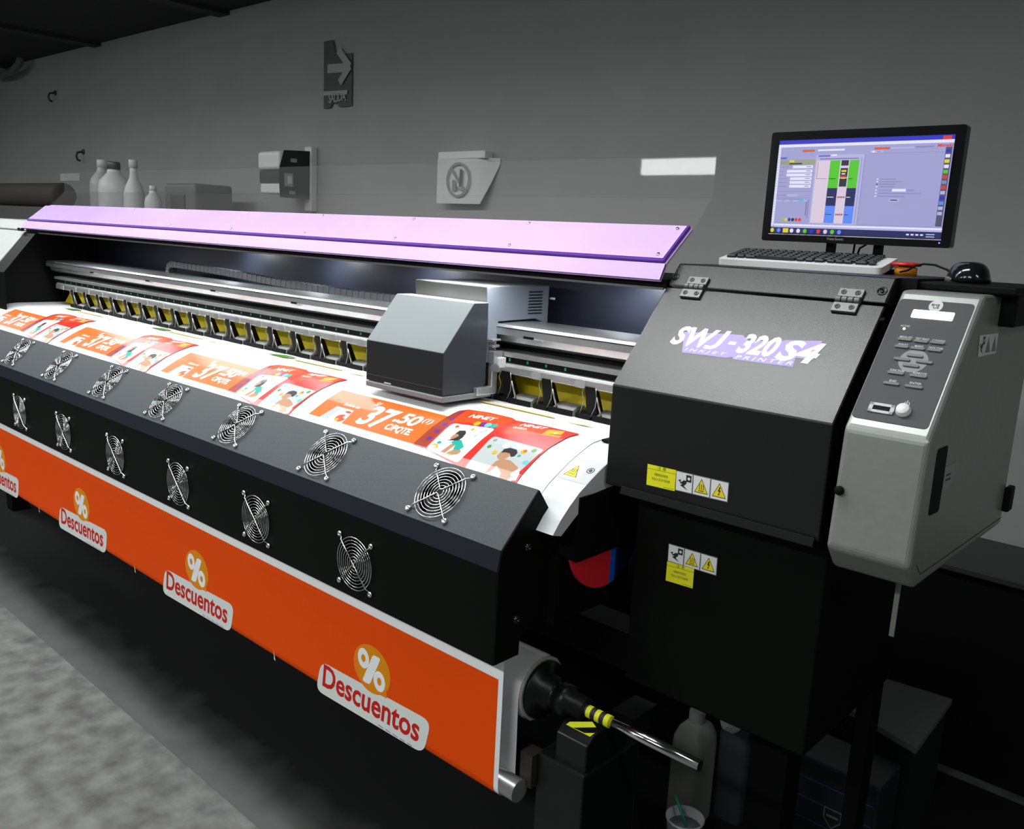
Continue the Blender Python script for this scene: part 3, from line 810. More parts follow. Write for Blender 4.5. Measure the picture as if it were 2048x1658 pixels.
b_ = MB(); b_.box(X1c, X1c + .022, 1.515, 1.545, -.30, -.27, ALU); b_.box(X1c, X1c + .016, 1.515, 1.54, -.262, -.255, ALU); b_.box(X1c, X1c + .02, 1.51, 1.54, -.246, -.241, ALU); b_.box(X1c + .002, X1c + .03, 1.525, 1.55, -.31, -.285, GREYL)
b_.build('carriage_encoder', PRT, bevel=.002)
q = front(1.3697); P = Print(q.at)
u, v = q.hit(crop(710, 540, 4.876)(318, 1105)); P.rect(u - .013, u + .013, v - .002, v + .002, GREYL); P.rect(u - .012, u + .004, v - .007, v - .0035, mat('dim_grey_ink', (.1, .1, .1), .5))
P.line((X0c, -.352), (X1c, -.352), .0008, mat('dim_grey_ink', (.1, .1, .1), .5)); P.build('carriage_badge', PRT)
MB().tube([(X1c - .002, 1.74, -.15), (X1c + .012, 1.74, -.15)], .003, LABELW, 8).build('carriage_pin', PRT)

# --- raised lid: lilac frame and clear acrylic window
LILAC = mat('lilac_acrylic', (0.66, 0.45, 0.86), 0.22, coat=.5, noise=.06, nscale=2)
VIOL = mat('deep_violet_edge', (0.12, 0.03, 0.35), 0.3)
LB, LC, LT = (1.476, -.071), (1.494, -.036), (1.5785, .033)
LX0, LX1 = -4.30, -.955
MB().sheet([LB, LC, LT], LX0, LX1, -.004, mat('lid_back_sheet', (0.50, 0.36, 0.66), .3)).build('lid_frame', PRT)
cl = Vector((0, LC[0] - LB[0], LC[1] - LB[1])); lowp = PL((0, LB[0], LB[1]), (1, 0, 0), cl)
MB().extr(lowp, [(LX0, .001), (LX1, .001), (LX1, cl.length - .003), (LX0, cl.length - .003)], .0008, .004, LILAC, VIOL).build('lid_lower_strip', PRT)
cu = Vector((0, LT[0] - LC[0], LT[1] - LC[1])); upp = PL((0, LC[0], LC[1]), (1, 0, 0), cu); UL = cu.length
arc = [(LX0 + .045 + .06 - .06 * math.cos(a), UL - .055 + .05 * math.sin(a)) for a in [k * math.pi / 16 for k in range(9)]]
MB().extr(upp, [(LX0 + .035, .003), (LX1 - .008, .003), (LX1 - .008, UL - .003)] + arc[::-1], .0008, .009, LILAC, VIOL).build('lid_upper_panel', PRT)
MB().extr(upp, [(LX0 + .03, -.0035), (LX1 - .004, -.0035), (LX1 - .004, UL), (LX1 - .0075, UL), (LX1 - .0075, .0028), (LX0 + .03, .0028)], .0008, .008, VIOL).build('lid_gasket', PRT)
sc0 = None
for k in range(9):
    for v in (.014, UL - .014):
        x = LX1 - .025 - k * .4
        if sc0 is None:
            sc0 = (x, v, MB().lathe([(.004, .009), (.004, .011), (.002, .0115), (0, .0115)], upp.at(x, v), upp.n, STEEL, 10).build('lid_screw', PRT))
        else:
            d = upp.at(x, v) - upp.at(sc0[0], sc0[1]); dup(sc0[2], PRT, d)
CLEAR = clear_mat('clear_acrylic')
MB().sheet([LT, (1.644, .0986)], LX0 + .05, LX1, -.003, CLEAR).build('lid_window_lower', PRT)
MB().sheet([(1.644, .0986), (1.644, .181)], LX0 + .05, LX1, -.003, CLEAR).build('lid_window_upper', PRT)

# LED bars under the top beam light the print
LEDE = emis('lit_led_bar', (0.92, 0.96, 1.0), 4.0)
for k, x in enumerate((-1.35, -2.1, -2.85, -3.6)):
    MB().box(x - .3, x + .3, 1.4985, 1.5115, -.0885, -.0862, LEDE).build('led_bar', PRT)
    area('led_bar_light', (x, 1.505, -.089), (.6, .012), 1.15, (0.93, 0.97, 1.0), (x, 1.505, -.4), 178)
for k, x in enumerate((-1.2, -1.95, -2.42, -2.95)):
    MB().lathe([(.016, 0), (.014, .004), (0, .005)], (x, 1.715, -.0862), (0, 0, -1), LEDE, 14).build('led_spot', PRT)
    area('led_spot_light', (x, 1.715, -.0935), (.05, .02), .42, (0.85, 0.92, 1.0), (x, 1.80, -.25), 170)

# ================================================================== printed banner
BAN = thing('printed_banner', (-2.5, YBAN, -1.09), 'white vinyl banner with orange price ads running over the printer and down its front', 'banner')
XA0, XA1 = -4.107, -1.03
BARC, BARR = (1.185, -1.065), .025
loop = [(BARC[0] - BARR * math.cos(math.pi * k / 8), BARC[1] - BARR * math.sin(math.pi * k / 8)) for k in range(1, 9)]
ROLLC, ROLLR = (1.275, -.891), .068
tail = [(1.2095, -1.0), (1.2072, -.9)] + [(ROLLC[0] - ROLLR * math.cos(math.pi * k / 8), ROLLC[1] + ROLLR * math.sin(math.pi * k / 8)) for k in range(0, 16)]
full = PATH + loop + tail
v = [(x, y, z) for y, z in full for x in (XA0, XA1)]
MB().add(v, [(2 * i, 2 * i + 1, 2 * i + 3, 2 * i + 2) for i in range(len(full) - 1)], PAPER, True).build('vinyl_sheet', BAN)

SPL = [-s_ for s_ in PS[1:-1]]
ORG = mat('print_orange', (0.78, 0.125, 0.006), 0.3)
RED = mat('print_red', (0.55, 0.012, 0.006), 0.3)
ORR = mat('print_orange_red', (0.68, 0.055, 0.006), 0.3)
DRED = mat('print_dark_red', (0.30, 0.03, 0.012), 0.3)
VIO = mat('print_violet', (0.12, 0.02, 0.22), 0.28)
PWH = mat('print_white', (0.86, 0.86, 0.88), 0.28)
PPL = mat('print_pale', (0.42, 0.45, 0.46), 0.3)
SKIN = mat('print_skin', (0.40, 0.20, 0.11), 0.3)
HAIR = mat('print_hair', (0.02, 0.015, 0.015), 0.28)
TEAL = mat('print_teal', (0.01, 0.33, 0.27), 0.28)
PYEL = mat('print_yellow', (0.62, 0.36, 0.01), 0.3)
PGRN = mat('print_green', (0.08, 0.22, 0.03), 0.3)
PGRY = mat('print_grey_ink', (0.25, 0.27, 0.3), 0.3)
OLIV = mat('print_olive', (0.45, 0.30, 0.06), 0.28)
ca = crop(600, 760, 3.413)
def ad_top():
    P = Print(path_at, SPL); H = lambda a, b: path_hit(ca(a, b))
    def pp(pts, m): P.poly([H(*a) for a in pts], m)
    P.rect(-1.816, -1.41, -.452, -.338, ORG)
    # pack shot
    P.poly([(-1.772, -.458), (-1.758, -.402), (-1.69, -.402), (-1.68, -.458)], PWH)
    P.poly([(-1.772, -.458), (-1.758, -.402), (-1.735, -.405), (-1.74, -.462)], PPL)
    P.ell(-1.703, -.437, .018, .014, ORR, 14); P.ell(-1.71, -.445, .007, .006, PYEL, 10); P.ell(-1.692, -.43, .006, .006, PWH, 10); P.ell(-1.70, -.412, .012, .004, RED, 10)
    P.text('Exclusivo con', (-1.742, -.393), (-1.682, -.393), .011, PWH, .01, .2)
    # price
    P.text('S/', (-1.655, -.366), (-1.635, -.366), .016, PWH, .03, .2)
    P.text('37', (-1.648, -.441), (-1.546, -.441), .078, PWH, .03, .12, .95)
    P.text('.50', (-1.548, -.404), (-1.468, -.404), .042, PWH, .03, .1, .95)
    P.text('(1)', (-1.464, -.386), (-1.436, -.386), .022, PWH, .03, .1)
    P.text('C/PQTE.', (-1.546, -.437), (-1.458, -.437), .026, PWH, .04, .1)
    # small print
    P.text('Precio regular S/ 48.60', (-1.70, -.474), (-1.53, -.474), .008, PGRY)
    P.text('Válido en tiendas', (-1.66, -.262), (-1.57, -.262), .007, PGRY); P.text('seleccionadas del país', (-1.65, -.275), (-1.54, -.275), .007, PGRY)
    # pack 1 (side gusset, face) and pack 2
    pp([(770, 440), (905, 320), (1010, 250), (1080, 215), (1150, 205), (1110, 230), (1000, 320), (860, 455), (845, 465)], DRED)
    for a in ((885, 400), (938, 350), (992, 308), (1045, 270), (1100, 238)): c = H(*a); P.ell(c[0], c[1], .0075, .007, VIO, 10)
    pp([(848, 462), (1000, 320), (1110, 230), (1150, 205), (1290, 225), (1450, 262), (1482, 285), (1330, 395), (1200, 490), (1075, 590)], RED)
    pp([(1015, 300), (1110, 230), (1155, 210), (1290, 228), (1440, 264), (1470, 285), (1350, 330), (1180, 300), (1040, 290)], ORR)
    P.text('NINET', H(1148, 258), H(1325, 283), .017, PWH, .025, .25)
    P.text('ULTRA CONFORT', H(1180, 222), H(1370, 262), .006, PYEL, .01)
    for a, m in (((1210, 301), PYEL), ((1250, 306), VIO), ((1285, 312), mat('print_cyan', (.1, .45, .6), .3)), ((1325, 318), TEAL)): c = H(*a); P.ell(c[0], c[1], .0085, .009, m, 12)
    P.poly(rounded([H(858, 472), H(1045, 298), H(1335, 338), H(1080, 570)], .01), PWH)
    # child in a teal shirt
    pp([(955, 497), (1035, 440), (1060, 432), (1058, 450), (990, 502)], SKIN)
    pp([(985, 508), (1050, 478), (1095, 478), (1100, 495), (1075, 512), (1030, 518)], SKIN)
    pp([(1030, 430), (1070, 408), (1105, 415), (1120, 462), (1085, 482), (1045, 480), (1060, 450)], TEAL)
    c = H(1062, 392); P.ell(c[0], c[1], .0105, .0125, SKIN, 16)
    pp([(1058, 375), (1090, 350), (1132, 350), (1136, 368), (1112, 398), (1080, 418), (1000, 416), (1050, 405), (1088, 385), (1078, 372)], HAIR)
    pp([(888, 445), (925, 437), (945, 445), (940, 465), (905, 468), (930, 458), (925, 448)], PYEL); c = H(952, 430); P.ell(c[0], c[1], .006, .005, TEAL, 10)
    for a, m in (((1075, 322), ORR), ((1180, 342), PYEL), ((1240, 360), PPL), ((1200, 385), PPL), ((1270, 350), PPL)): c = H(*a); P.ell(c[0], c[1], .005, .005, m, 10)
    pp([(1075, 592), (1200, 490), (1330, 395), (1482, 283), (1700, 325), (1912, 375), (1800, 412), (1700, 470), (1600, 560), (1478, 705)], RED)
    pp([(1380, 372), (1488, 290), (1690, 330), (1700, 360), (1640, 378), (1520, 375)], ORR)
    P.text('NINET', H(1498, 318), H(1672, 345), .016, PWH, .025, .25)
    P.text('CLASICO', H(1450, 332), H(1540, 347), .008, PWH, .02)
    pp([(1662, 372), (1700, 345), (1812, 358), (1785, 380)], PYEL); a = H(1728, 371); P.text('L', a, (a[0] + .008, a[1]), .011, PWH, .03, .2)
    pp([(1640, 378), (1660, 370), (1790, 390), (1770, 402)], OLIV)
    P.poly(rounded([H(1122, 612), H(1325, 388), H(1672, 482), H(1430, 712)], .01), PPL)
    # crawling baby
    pp([(1262, 642), (1340, 560), (1385, 545), (1440, 555), (1488, 600), (1500, 640), (1440, 668), (1400, 700), (1355, 690), (1375, 640), (1345, 590), (1300, 630)], SKIN)
    c = H(1398, 515); P.ell(c[0], c[1], .0145, .0175, SKIN, 18); c = H(1358, 522); P.ell(c[0], c[1], .004, .004, SKIN, 8)
    pp([(1375, 502), (1395, 478), (1440, 470), (1482, 482), (1488, 505), (1465, 528), (1440, 532), (1436, 508), (1405, 500)], HAIR)
    pp([(1440, 645), (1500, 610), (1498, 650), (1475, 692), (1450, 690)], PWH)
    for a, m, r in (((1530, 495), PYEL, .0075), ((1540, 492), ORR, .004), ((1498, 525), TEAL, .004), ((1540, 570), mat('print_cyan', (.1, .45, .6)), .0065), ((1600, 490), PGRN, .006), ((1335, 418), PGRY, .005), ((1295, 460), PGRN, .005), ((1330, 500), PYEL, .006), ((1415, 455), mat('print_pale_aqua', (.55, .75, .78), .3), .009)):
        c = H(*a); P.ell(c[0], c[1], r, r * 1.1, m, 10)
    # next ad just leaving the head: green corner and yellow slivers
    P.poly([(-1.60, -.20), (-1.50, -.205), (-1.47, -.175), (-1.54, -.17)], PGRN); P.ell(-1.49, -.19, .015, .006, PGRY, 10)
    P.poly([(-1.46, -.205), (-1.45, -.193), (-1.22, -.192), (-1.22, -.204)], mat('print_pale_yellow', (.78, .62, .25), .3))
    P.poly([(-1.2, -.208), (-1.13, -.212), (-1.10, -.204), (-1.13, -.2)], mat('print_pale_yellow', (.78, .62, .25)))
    P.text('Imagen referencial', (-1.40, -.226), (-1.26, -.226), .007, PGRY); P.text('stock minimo', (-1.38, -.238), (-1.29, -.238), .006, PGRY)
    return P
PER = .781
a1 = ad_top().build('printed_ad', BAN)
def clipped(o, dx):
    """copy of the ad moved by dx; the part beyond the vinyl's left edge is cut off"""
    me = o.data.copy(); c = bpy.data.objects.new('printed_ad', me); COL.objects.link(c); c.parent = BAN; c.location = (dx, 0, 0)
    bm = bmesh.new(); bm.from_mesh(me)
    lx = XA0 - BAN.location.x - dx + .0005
    bmesh.ops.bisect_plane(bm, geom=bm.verts[:] + bm.edges[:] + bm.faces[:], plane_co=(lx, 0, 0), plane_no=(-1, 0, 0), clear_outer=True)
    bm.to_mesh(me); bm.free(); return c
for k in (1, 2): dup(a1, BAN, (-PER * k, 0, 0))
clipped(a1, -PER * 3)

# hanging front: orange field with the discount badges
HP = front(YBAN)
cb = crop(600, 1240, 5.527)
ORF = mat('print_deep_orange', (0.80, 0.072, 0.0015), 0.6, spec=.08)
zt = HP.hit((997, 1359))[1]; xr = HP.hit((997, 1359))[0]
P = Print(HP.at)
P.rect(XA0 + .02, xr, -1.0656, zt, ORF)
P.build('orange_field', BAN)
lo = [(y + (y - BARC[0]) / BARR * .0006, z + (z - BARC[1]) / BARR * .0006) for y, z in [(BARC[0] - BARR, BARC[1])] + loop[:6]]
MB().add([(x, y, z) for y, z in lo for x in (XA0 + .02, xr)], [(2 * i, 2 * i + 1, 2 * i + 3, 2 * i + 2) for i in range(len(lo) - 1)], ORF, True).build('orange_field_fold', BAN)
BUB = mat('print_amber', (0.72, 0.26, 0.004), 0.6, spec=.15)
BUB2 = mat('print_amber_rim', (0.80, 0.22, 0.008), 0.6, spec=.15)
TXR = mat('print_text_red', (0.55, 0.015, 0.008), 0.6, spec=.15)
BWH = mat('print_badge_white', (0.72, 0.74, 0.72), 0.35)
def badge():
    P = Print(HP.at, base=.0009); H = lambda a, b: HP.hit(cb(a, b))
    P.poly(rounded([H(238, 455), H(1452, 1120), H(1368, 1480), H(178, 770)], .028), BWH)
    c0 = H(797, 520); rt = H(1003, 600); 
    P.ell(H(797, 530)[0], H(797, 545)[1], abs(H(1000, 620)[0] - H(592, 430)[0]) / 2, abs(H(740, 230)[1] - H(870, 866)[1]) / 2 * .93, BUB2, 32)
    P.poly([H(700, 720), H(965, 870), H(955, 760)], BUB2)
    P.ell(H(812, 530)[0], H(812, 545)[1], abs(H(1000, 620)[0] - H(592, 430)[0]) / 2 * .88, abs(H(740, 230)[1] - H(870, 866)[1]) / 2 * .86, BUB, 32)
    a = H(705, 420); ro = (abs(H(768, 480)[0] - H(645, 380)[0]) / 2, .026)
    ro = (ro[0], ro[0] * 1.2)
    P.ell(a[0], a[1], ro[0], ro[1], PWH, 24, hole=.38); a = H(880, 680); P.ell(a[0], a[1], ro[0], ro[1], PWH, 24, hole=.38)
    p, q_ = Vector(H(845, 425)), Vector(H(740, 670)); d = (q_ - p).normalized() * .006
    P.poly(rounded([tuple(p - d + Vector((-.0135, 0))), tuple(p - d + Vector((.0135, 0))), tuple(q_ + d + Vector((.0135, 0))), tuple(q_ + d + Vector((-.0135, 0)))], .008), PWH)
    p0 = H(250, 725); p1 = H(1318, 1362); ht = (Vector(H(318, 535)) - Vector(p0)).length
    P.text('Descuentos', p0, p1, ht * 1.0, TXR, .022, .12, 1.0, up=(0, 1))
    for k in range(5):
        aa = (868 + k * 80, 1155 + k * 50); P.line(H(*aa), H(aa[0] + 55, aa[1] + 40), .0018, VIO)
    return P
b1 = badge().build('discount_badge', BAN)
for k in (1, 2): dup(b1, BAN, (-PER * k, 0, 0))
clipped(b1, -PER * 3).name = 'discount_badge'
P = Print(HP.at, base=.0009); CREAM = mat('print_cream', (.8, .7, .5), .35)
for k in range(4):
    u, v = HP.hit((549, 1310)); u -= PER * (k - 0)
    P.poly([(u - .003, v + .014), (u + .001, v), (u + .006, v - .014), (u - .001, v - .012)], CREAM)
P.build('cream_ticks', BAN)

# ================================================================== take-up unit in front of the right leg
TK = thing('take_up_unit', (-.93, 1.28, -Z0), 'black take-up stand holding the banner roll, with steel spindle and hazard tape', 'take-up unit')
DK = mat('black_steel', (0.005, 0.006, 0.006), .35, spec=.3)
MB().tube([(XA0 - .1, BARC[0], BARC[1]), (XA1 + .035, BARC[0], BARC[1])], BARR - .002, ALU, 20).build('tension_bar', TK)
MB().tube([(XA0 - .05, ROLLC[0], ROLLC[1]), (XA1 + .004, ROLLC[0], ROLLC[1])], ROLLR - .003, mat('core_cardboard', (.35, .33, .3), .7), 28).build('roll_core', TK)
yr, zr = ROLLC
MB().lathe([(.060, 0), (.060, .008), (.036, .012), (.036, .035), (.028, .037), (.028, .05), (.033, .052), (.033, .075), (.024, .078), (.024, .112), (.018, .114)], (XA1 + .004, yr, zr), (1, 0, 0), DK, 28).build('spindle_hub', TK)
xt0 = XA1 + .112
MB().tube([(xt0, yr, zr), (-.662, yr, zr)], .0105, STEEL, 20).build('spindle_rod', TK)
TAPE = mat('hazard_tape_yellow', (.82, .85, .02), .4)
b_ = MB()
for k in range(6):
    m_ = TAPE if k % 2 else INK
    b_.tube([(xt0 + .0 + k * .0105, yr, zr), (xt0 + (k + 1) * .0105, yr, zr)], .0122, m_, 20)
b_.build('hazard_tape', TK)
MB().prism([(1.225, -.99), (1.225, -.93), (1.245, -.915), (1.305, -.915), (1.36, -.945), (1.36, -.99)], -.945, -.87, DK).build('spindle_cradle', TK, bevel=.003)
MB().box(-.98, -.865, 1.215, 1.40, -Z0 + .001, -.985, DK).build('stand', TK, bevel=.004)
MB().box(-.935, -.88, 1.395, 1.48, -.99, -.945, DK).build('arm', TK)
MB().box(-1.01, -.98, 1.20, 1.235, -1.06, -.99, mat('brown_black', (.02, .015, .013), .5)).build('bracket', TK)
CPL = PL((0, 0, -.9147), (1, 0, 0), (0, 1, 0)); P = Print(CPL.at)
k5 = crop(1000, 1280, 4.386)
CPF = front(1.2247); P = Print(PL((0, 1.2247, 0), (1, 0, 0), (0, 0, 1)).at)
pz = [CPF.hit(k5(*a)) for a in ((580, 740), (612, 716), (812, 716), (845, 765), (640, 768), (740, 815), (832, 815), (790, 848))]
P.poly([pz[0], pz[1], pz[2], pz[3], pz[4], pz[5], pz[6], pz[7]], TAPE)
P.build('hazard_sticker', TK)

# red and blue flange of a spare media roll hung behind the fan cover
MR = thing('media_roll', (-1.2, 1.39, -.62), 'media roll with red and blue end flange hanging behind the fan cover end', 'media roll')
MB().tube([(-1.9, 1.372, -.575), (-.985, 1.372, -.575)], .05, PAPER, 24).build('vinyl', MR)
sp = sideR(-.962); REDF = mat('flange_red', (.75, .015, .03), .5); BLUF = mat('flange_blue', (.01, .10, .55), .5); NAVF = mat('flange_navy', (.004, .02, .07), .45)
cy, cz, rr = 1.373, -.5586, .1184; ZT = -.5975; Y0F = 1.261
def arcp(a0, a1, n=14): return [(cy + rr * math.cos(math.radians(a0 + (a1 - a0) * k / n)), cz + rr * math.sin(math.radians(a0 + (a1 - a0) * k / n))) for k in range(n + 1)]
xd = 1.379; ad_ = math.degrees(math.acos((xd - cy) / rr))
def seg_lt(y0, y1):
    pts = []
    n = 14
    for k in range(n + 1):
        y = y0 + (y1 - y0) * k / n; pts.append((y, cz - math.sqrt(max(rr * rr - (y - cy) ** 2, 0))))
    return pts + [(y1, ZT), (y0, ZT)] if y0 > Y0F + 1e-6 else pts + [(y1, ZT)]
fl = MB(); fl.extr(sp, seg_lt(Y0F, 1.388), -.008, 0, REDF); fl.build('red_flange', MR)
fl = MB(); fl.extr(sp, seg_lt(1.388, 1.405), -.008, 0, BLUF); fl.build('blue_flange', MR)
fl = MB(); fl.extr(sp, seg_lt(1.405, 1.483), -.008, 0, NAVF); fl.build('navy_flange', MR)

# ================================================================== monitor, keyboard, mouse on the deck
YM = 1.80
MP = front(YM)
MON = thing('computer_monitor', (-.72, 1.82, DZ), 'black flat screen monitor showing a printing program, standing on the printer', 'monitor')
mx0, mx1 = -.916, -.531; mz0, mz1 = .0185, .2425
cm = crop(1520, 240, 4.6545)
sc = MP.hits([cm(180, 200), cm(1817, 122), cm(1690, 1092), cm(92, 1066)])
sx0 = (sc[0][0] + sc[3][0]) / 2; sx1 = (sc[1][0] + sc[2][0]) / 2; sz0 = (sc[2][1] + sc[3][1]) / 2; sz1 = (sc[0][1] + sc[1][1]) / 2
b_ = MB()
loops = [rounded([(mx0, mz0), (mx1, mz0), (mx1, mz1), (mx0, mz1)], .006), [(sx0, sz0), (sx1, sz0), (sx1, sz1), (sx0, sz1)]]
flat = [p for l in loops for p in l]
tri = [tuple(a) for a in tessellate_polygon([[Vector((a, c, 0)) for a, c in l] for l in loops])]
b_.add([(a, YM, c) for a, c in flat], tri, GLOSSBLACK)
n = len(loops[0]); b_.add([(a, y, c) for y in (YM, YM + .022) for a, c in loops[0]], [(k, (k + 1) % n, n + (k + 1) % n, n + k) for k in range(n)] + [tuple(range(n, 2 * n))], GLOSSBLACK)
b_.add([(a, y, c) for y in (YM, YM + .003) for a, c in loops[1]], [(k, (k + 1) % 4, 4 + (k + 1) % 4, 4 + k) for k in range(4)], GLOSSBLACK)
b_.build('bezel', MON)
MB().prism([(YM + .02, mz0 + .02), (YM + .045, mz0 + .05), (YM + .045, mz1 - .06), (YM + .02, mz1 - .02)], mx0 + .03, mx1 - .03, MATTE).build('rear_shell', MON, bevel=.006)
SCR = MB().box(sx0 - .001, sx1 + .001, YM + .0015, YM + .003, sz0 - .001, sz1 + .001, emis('screen_lilac', (.33, .33, .60), .9)).build('screen', MON)
P = Print(front(YM + .0014).at, base=.0)
E_ = lambda n, c, s=.9: emis('screen_' + n, c, s)
MQ = front(YM + .0014)
def sp_(pts, m): P.poly(MQ.hits([cm(*a) for a in pts]), m)
def W(u, v):        # unit square of the screen
    return (sx0 + (sx1 - sx0) * u, sz0 + (sz1 - sz0) * v)
def R_(u0, u1, v0, v1, m): a = W(u0, v0); b = W(u1, v1); P.rect(a[0], b[0], a[1], b[1], m)
NAVY = E_('navy', (.012, .015, .10)); BLUE = E_('blue', (.02, .025, .45)); WHT = E_('white', (.72, .72, .9)); LIGHT = E_('light', (.42, .42, .68)); DARK = E_('dark', (.02, .02, .04)); PINK = E_('pink', (.66, .55, .68)); GRN = E_('green', (.08, .52, .02)); SKY = E_('sky', (.10, .24, .85)); REDS = E_('red', (.65, .03, .03)); YLS = E_('yellow', (.7, .6, .02)); MID = E_('mid', (.22, .22, .42)); ORS = E_('orange', (.6, .1, .03))
R_(0, 1, .955, 1, BLUE); R_(0, 1, .925, .955, WHT); R_(0, 1, 0, .066, NAVY); R_(0.02, 1, .066, .085, LIGHT); R_(0.02, 1, .085, .105, WHT)
R_(0, .016, .08, .94, WHT)
for k in range(30): R_(.005, .011, .09 + k * .028, .096 + k * .028, MID)
R_(.94, .985, .955, .99, REDS)
P.text('Mimaki', W(.915, .885), W(.998, .885), .0058, REDS, .03, .25)
R_(.80, .90, .885, .897, MID)
R_(.155, .23, .87, .893, ORS); R_(.58, .665, .875, .897, ORS); R_(.25, .41, .875, .893, WHT); R_(.67, .8, .878, .893, LIGHT)
# left column of fields
R_(.02, .06, .80, .82, E_('tab', (.08, .12, .5))); R_(.02, .245, .735, .79, E_('khaki', (.30, .32, .22))); R_(.08, .11, .765, .787, YLS); R_(.08, .16, .742, .756, DARK); R_(.02, .06, .757, .765, MID)
for k, (u0, z) in enumerate(((.105, .70), (.07, .655), (.07, .615), (.095, .575), (.095, .535), (.095, .495))):
    R_(u0, .23, z, z + .03, WHT); R_(.022, u0 - .02, z + .012, z + .019, MID); R_(.19, .22, z + .012, z + .02, MID)
R_(.018, .24, .455, .458, MID); R_(.09, .155, .40, .425, LIGHT); R_(.018, .08, .41, .418, MID)
R_(.012, .235, .385, .388, MID)
for k in range(4): R_(.02 + k * .055, .055 + k * .055, .345, .362, LIGHT)
R_(.16, .2, .345, .362, E_('aqua', (.1, .5, .6))); R_(.02, .19, .368, .374, MID); R_(.215, .218, .2, .35, DARK); R_(.227, .229, .17, .37, DARK)
for k, m in enumerate((E_('lime', (.3, .5, .05)), YLS, BLUE, DARK, REDS, REDS)): a = W(.075 + k * .022, .152); P.ell(a[0], a[1], .0034, .0036, m, 8)
# preview columns
R_(.245, .53, .115, .835, LIGHT); R_(.26, .33, .815, .83, E_('tab', (.08, .12, .5))); R_(.335, .37, .82, .838, WHT); R_(.27, .50, .785, .80, MID)
R_(.253, .335, .125, .775, PINK); R_(.355, .50, .125, .775, PINK)
R_(.335, .395, .49, .775, GRN); R_(.45, .505, .49, .775, GRN)
R_(.335, .395, .305, .49, NAVY); R_(.45, .505, .305, .49, NAVY)
R_(.335, .395, .125, .305, SKY); R_(.45, .505, .125, .305, SKY)
for v0, v1 in ((.72, .775), (.60, .695), (.505, .59)): R_(.402, .445, v0, v1, DARK)
R_(.408, .437, .655, .675, YLS); R_(.41, .432, .63, .642, WHT); R_(.405, .44, .604, .618, REDS); R_(.413, .434, .585, .60, YLS)
for v in (.395, .215):
    for k in range(4): R_(.402 + k * .0115, .41 + k * .0115, v - .008, v + .01, E_('maroon', (.3, .06, .08)))
R_(.262, .264, .585, .765, DARK); R_(.262, .325, .585, .588, DARK)
for v, m in ((.585, DARK), (.395, WHT), (.215, DARK)): R_(.34, .38, v - .003, v + .004, m); R_(.455, .478, v - .003, v + .004, m)
R_(.518, .521, .125, .8, MID); R_(.535, .537, .115, .835, MID)
# right pane
R_(.56, .955, .835, .838, MID); R_(.565, .635, .843, .865, LIGHT); R_(.572, .588, .846, .863, WHT); R_(.6, .62, .85, .857, MID); R_(.54, .955, .113, .116, MID)
for k, (v, wd) in enumerate(((.575, .09), (.55, .12), (.525, .09), (.50, .09), (.465, .09), (.435, .23), (.405, .15))):
    R_(.635, .635 + wd, v, v + .008, MID); R_(.618, .627, v - .002, v + .009, WHT if k != 2 else DARK)
R_(.71, .785, .455, .482, WHT); R_(.79, .83, .463, .474, MID); R_(.70, .755, .355, .385, LIGHT); R_(.708, .747, .365, .375, DARK)
# toolbar and taskbar icons
R_(.965, .998, .12, .88, E_('slate', (.07, .08, .14)))
for k, m in enumerate((BLUE, WHT, YLS, WHT, GRN, REDS, MID, REDS, LIGHT, BLUE, SKY, LIGHT, LIGHT)): R_(.968, .992, .83 - k * .05, .862 - k * .05, m)
for k, m in enumerate((YLS, SKY, YLS, WHT, WHT, GRN, BLUE, REDS, PINK, GRN, SKY)): a = W(.02 + k * .042, .033); P.ell(a[0], a[1], .0042, .0045, m, 10)
R_(.09, .125, .01, .056, YLS)
for k in range(4): R_(.82 + k * .025, .835 + k * .025, .025, .04, WHT)
R_(.925, .97, .035, .045, LIGHT); R_(.925, .97, .012, .022, LIGHT)
P.build('screen_picture', MON)
P = Print(front(YM).at)
P.text('ViewSonic', ((mx0 + mx1) / 2 - .048, mz0 + .006), ((mx0 + mx1) / 2 - .012, mz0 + .006), .0058, mat('bezel_grey_print', (.22, .22, .22), .5), .01)
P.rect(sx0 - .003, sx1 + .001, sz0 - .0024, sz0 - .0008, mat('bezel_bright_edge', (.6, .6, .58), .3))
P.build('monitor_badge', MON)
MB().lathe([(.0013, 0), (.0013, .001), (0, .0013)], (mx1 - .02, YM - .0004, mz0 + .009), (0, -1, 0), emis('lit_blue_led', (.05, .1, 1), 6), 10).build('power_light', MON)
ps = front(1.83)
for px in ((1662, 496), (1757, 496)):
    u, v = ps.hit(px); MB().box(u - .0075, u + .0075, 1.822, 1.838, DZ + .008, mz0 + .06, MATTE).build('stand_post', MON)
u0 = ps.hit((1640, 496))[0]; u1 = ps.hit((1780, 496))[0]
MB().box(u0 - .02, u1 + .02, 1.80, 1.858, DZ, DZ + .009, MATTE).build('stand_base', MON, bevel=.003)
for pts in (((1702, 487), (1700, 500), (1697, 512)), ((1728, 487), (1712, 496), (1706, 512))):
    c_ = [ps.hit(p) for p in pts]; MB().tube([(c_[0][0], 1.85, c_[0][1] + .03)] + [(a, 1.85, b) for a, b in c_] + [(c_[2][0], 1.85, DZ + .004)], .0022, MATTE, 8).build('cable', MON)

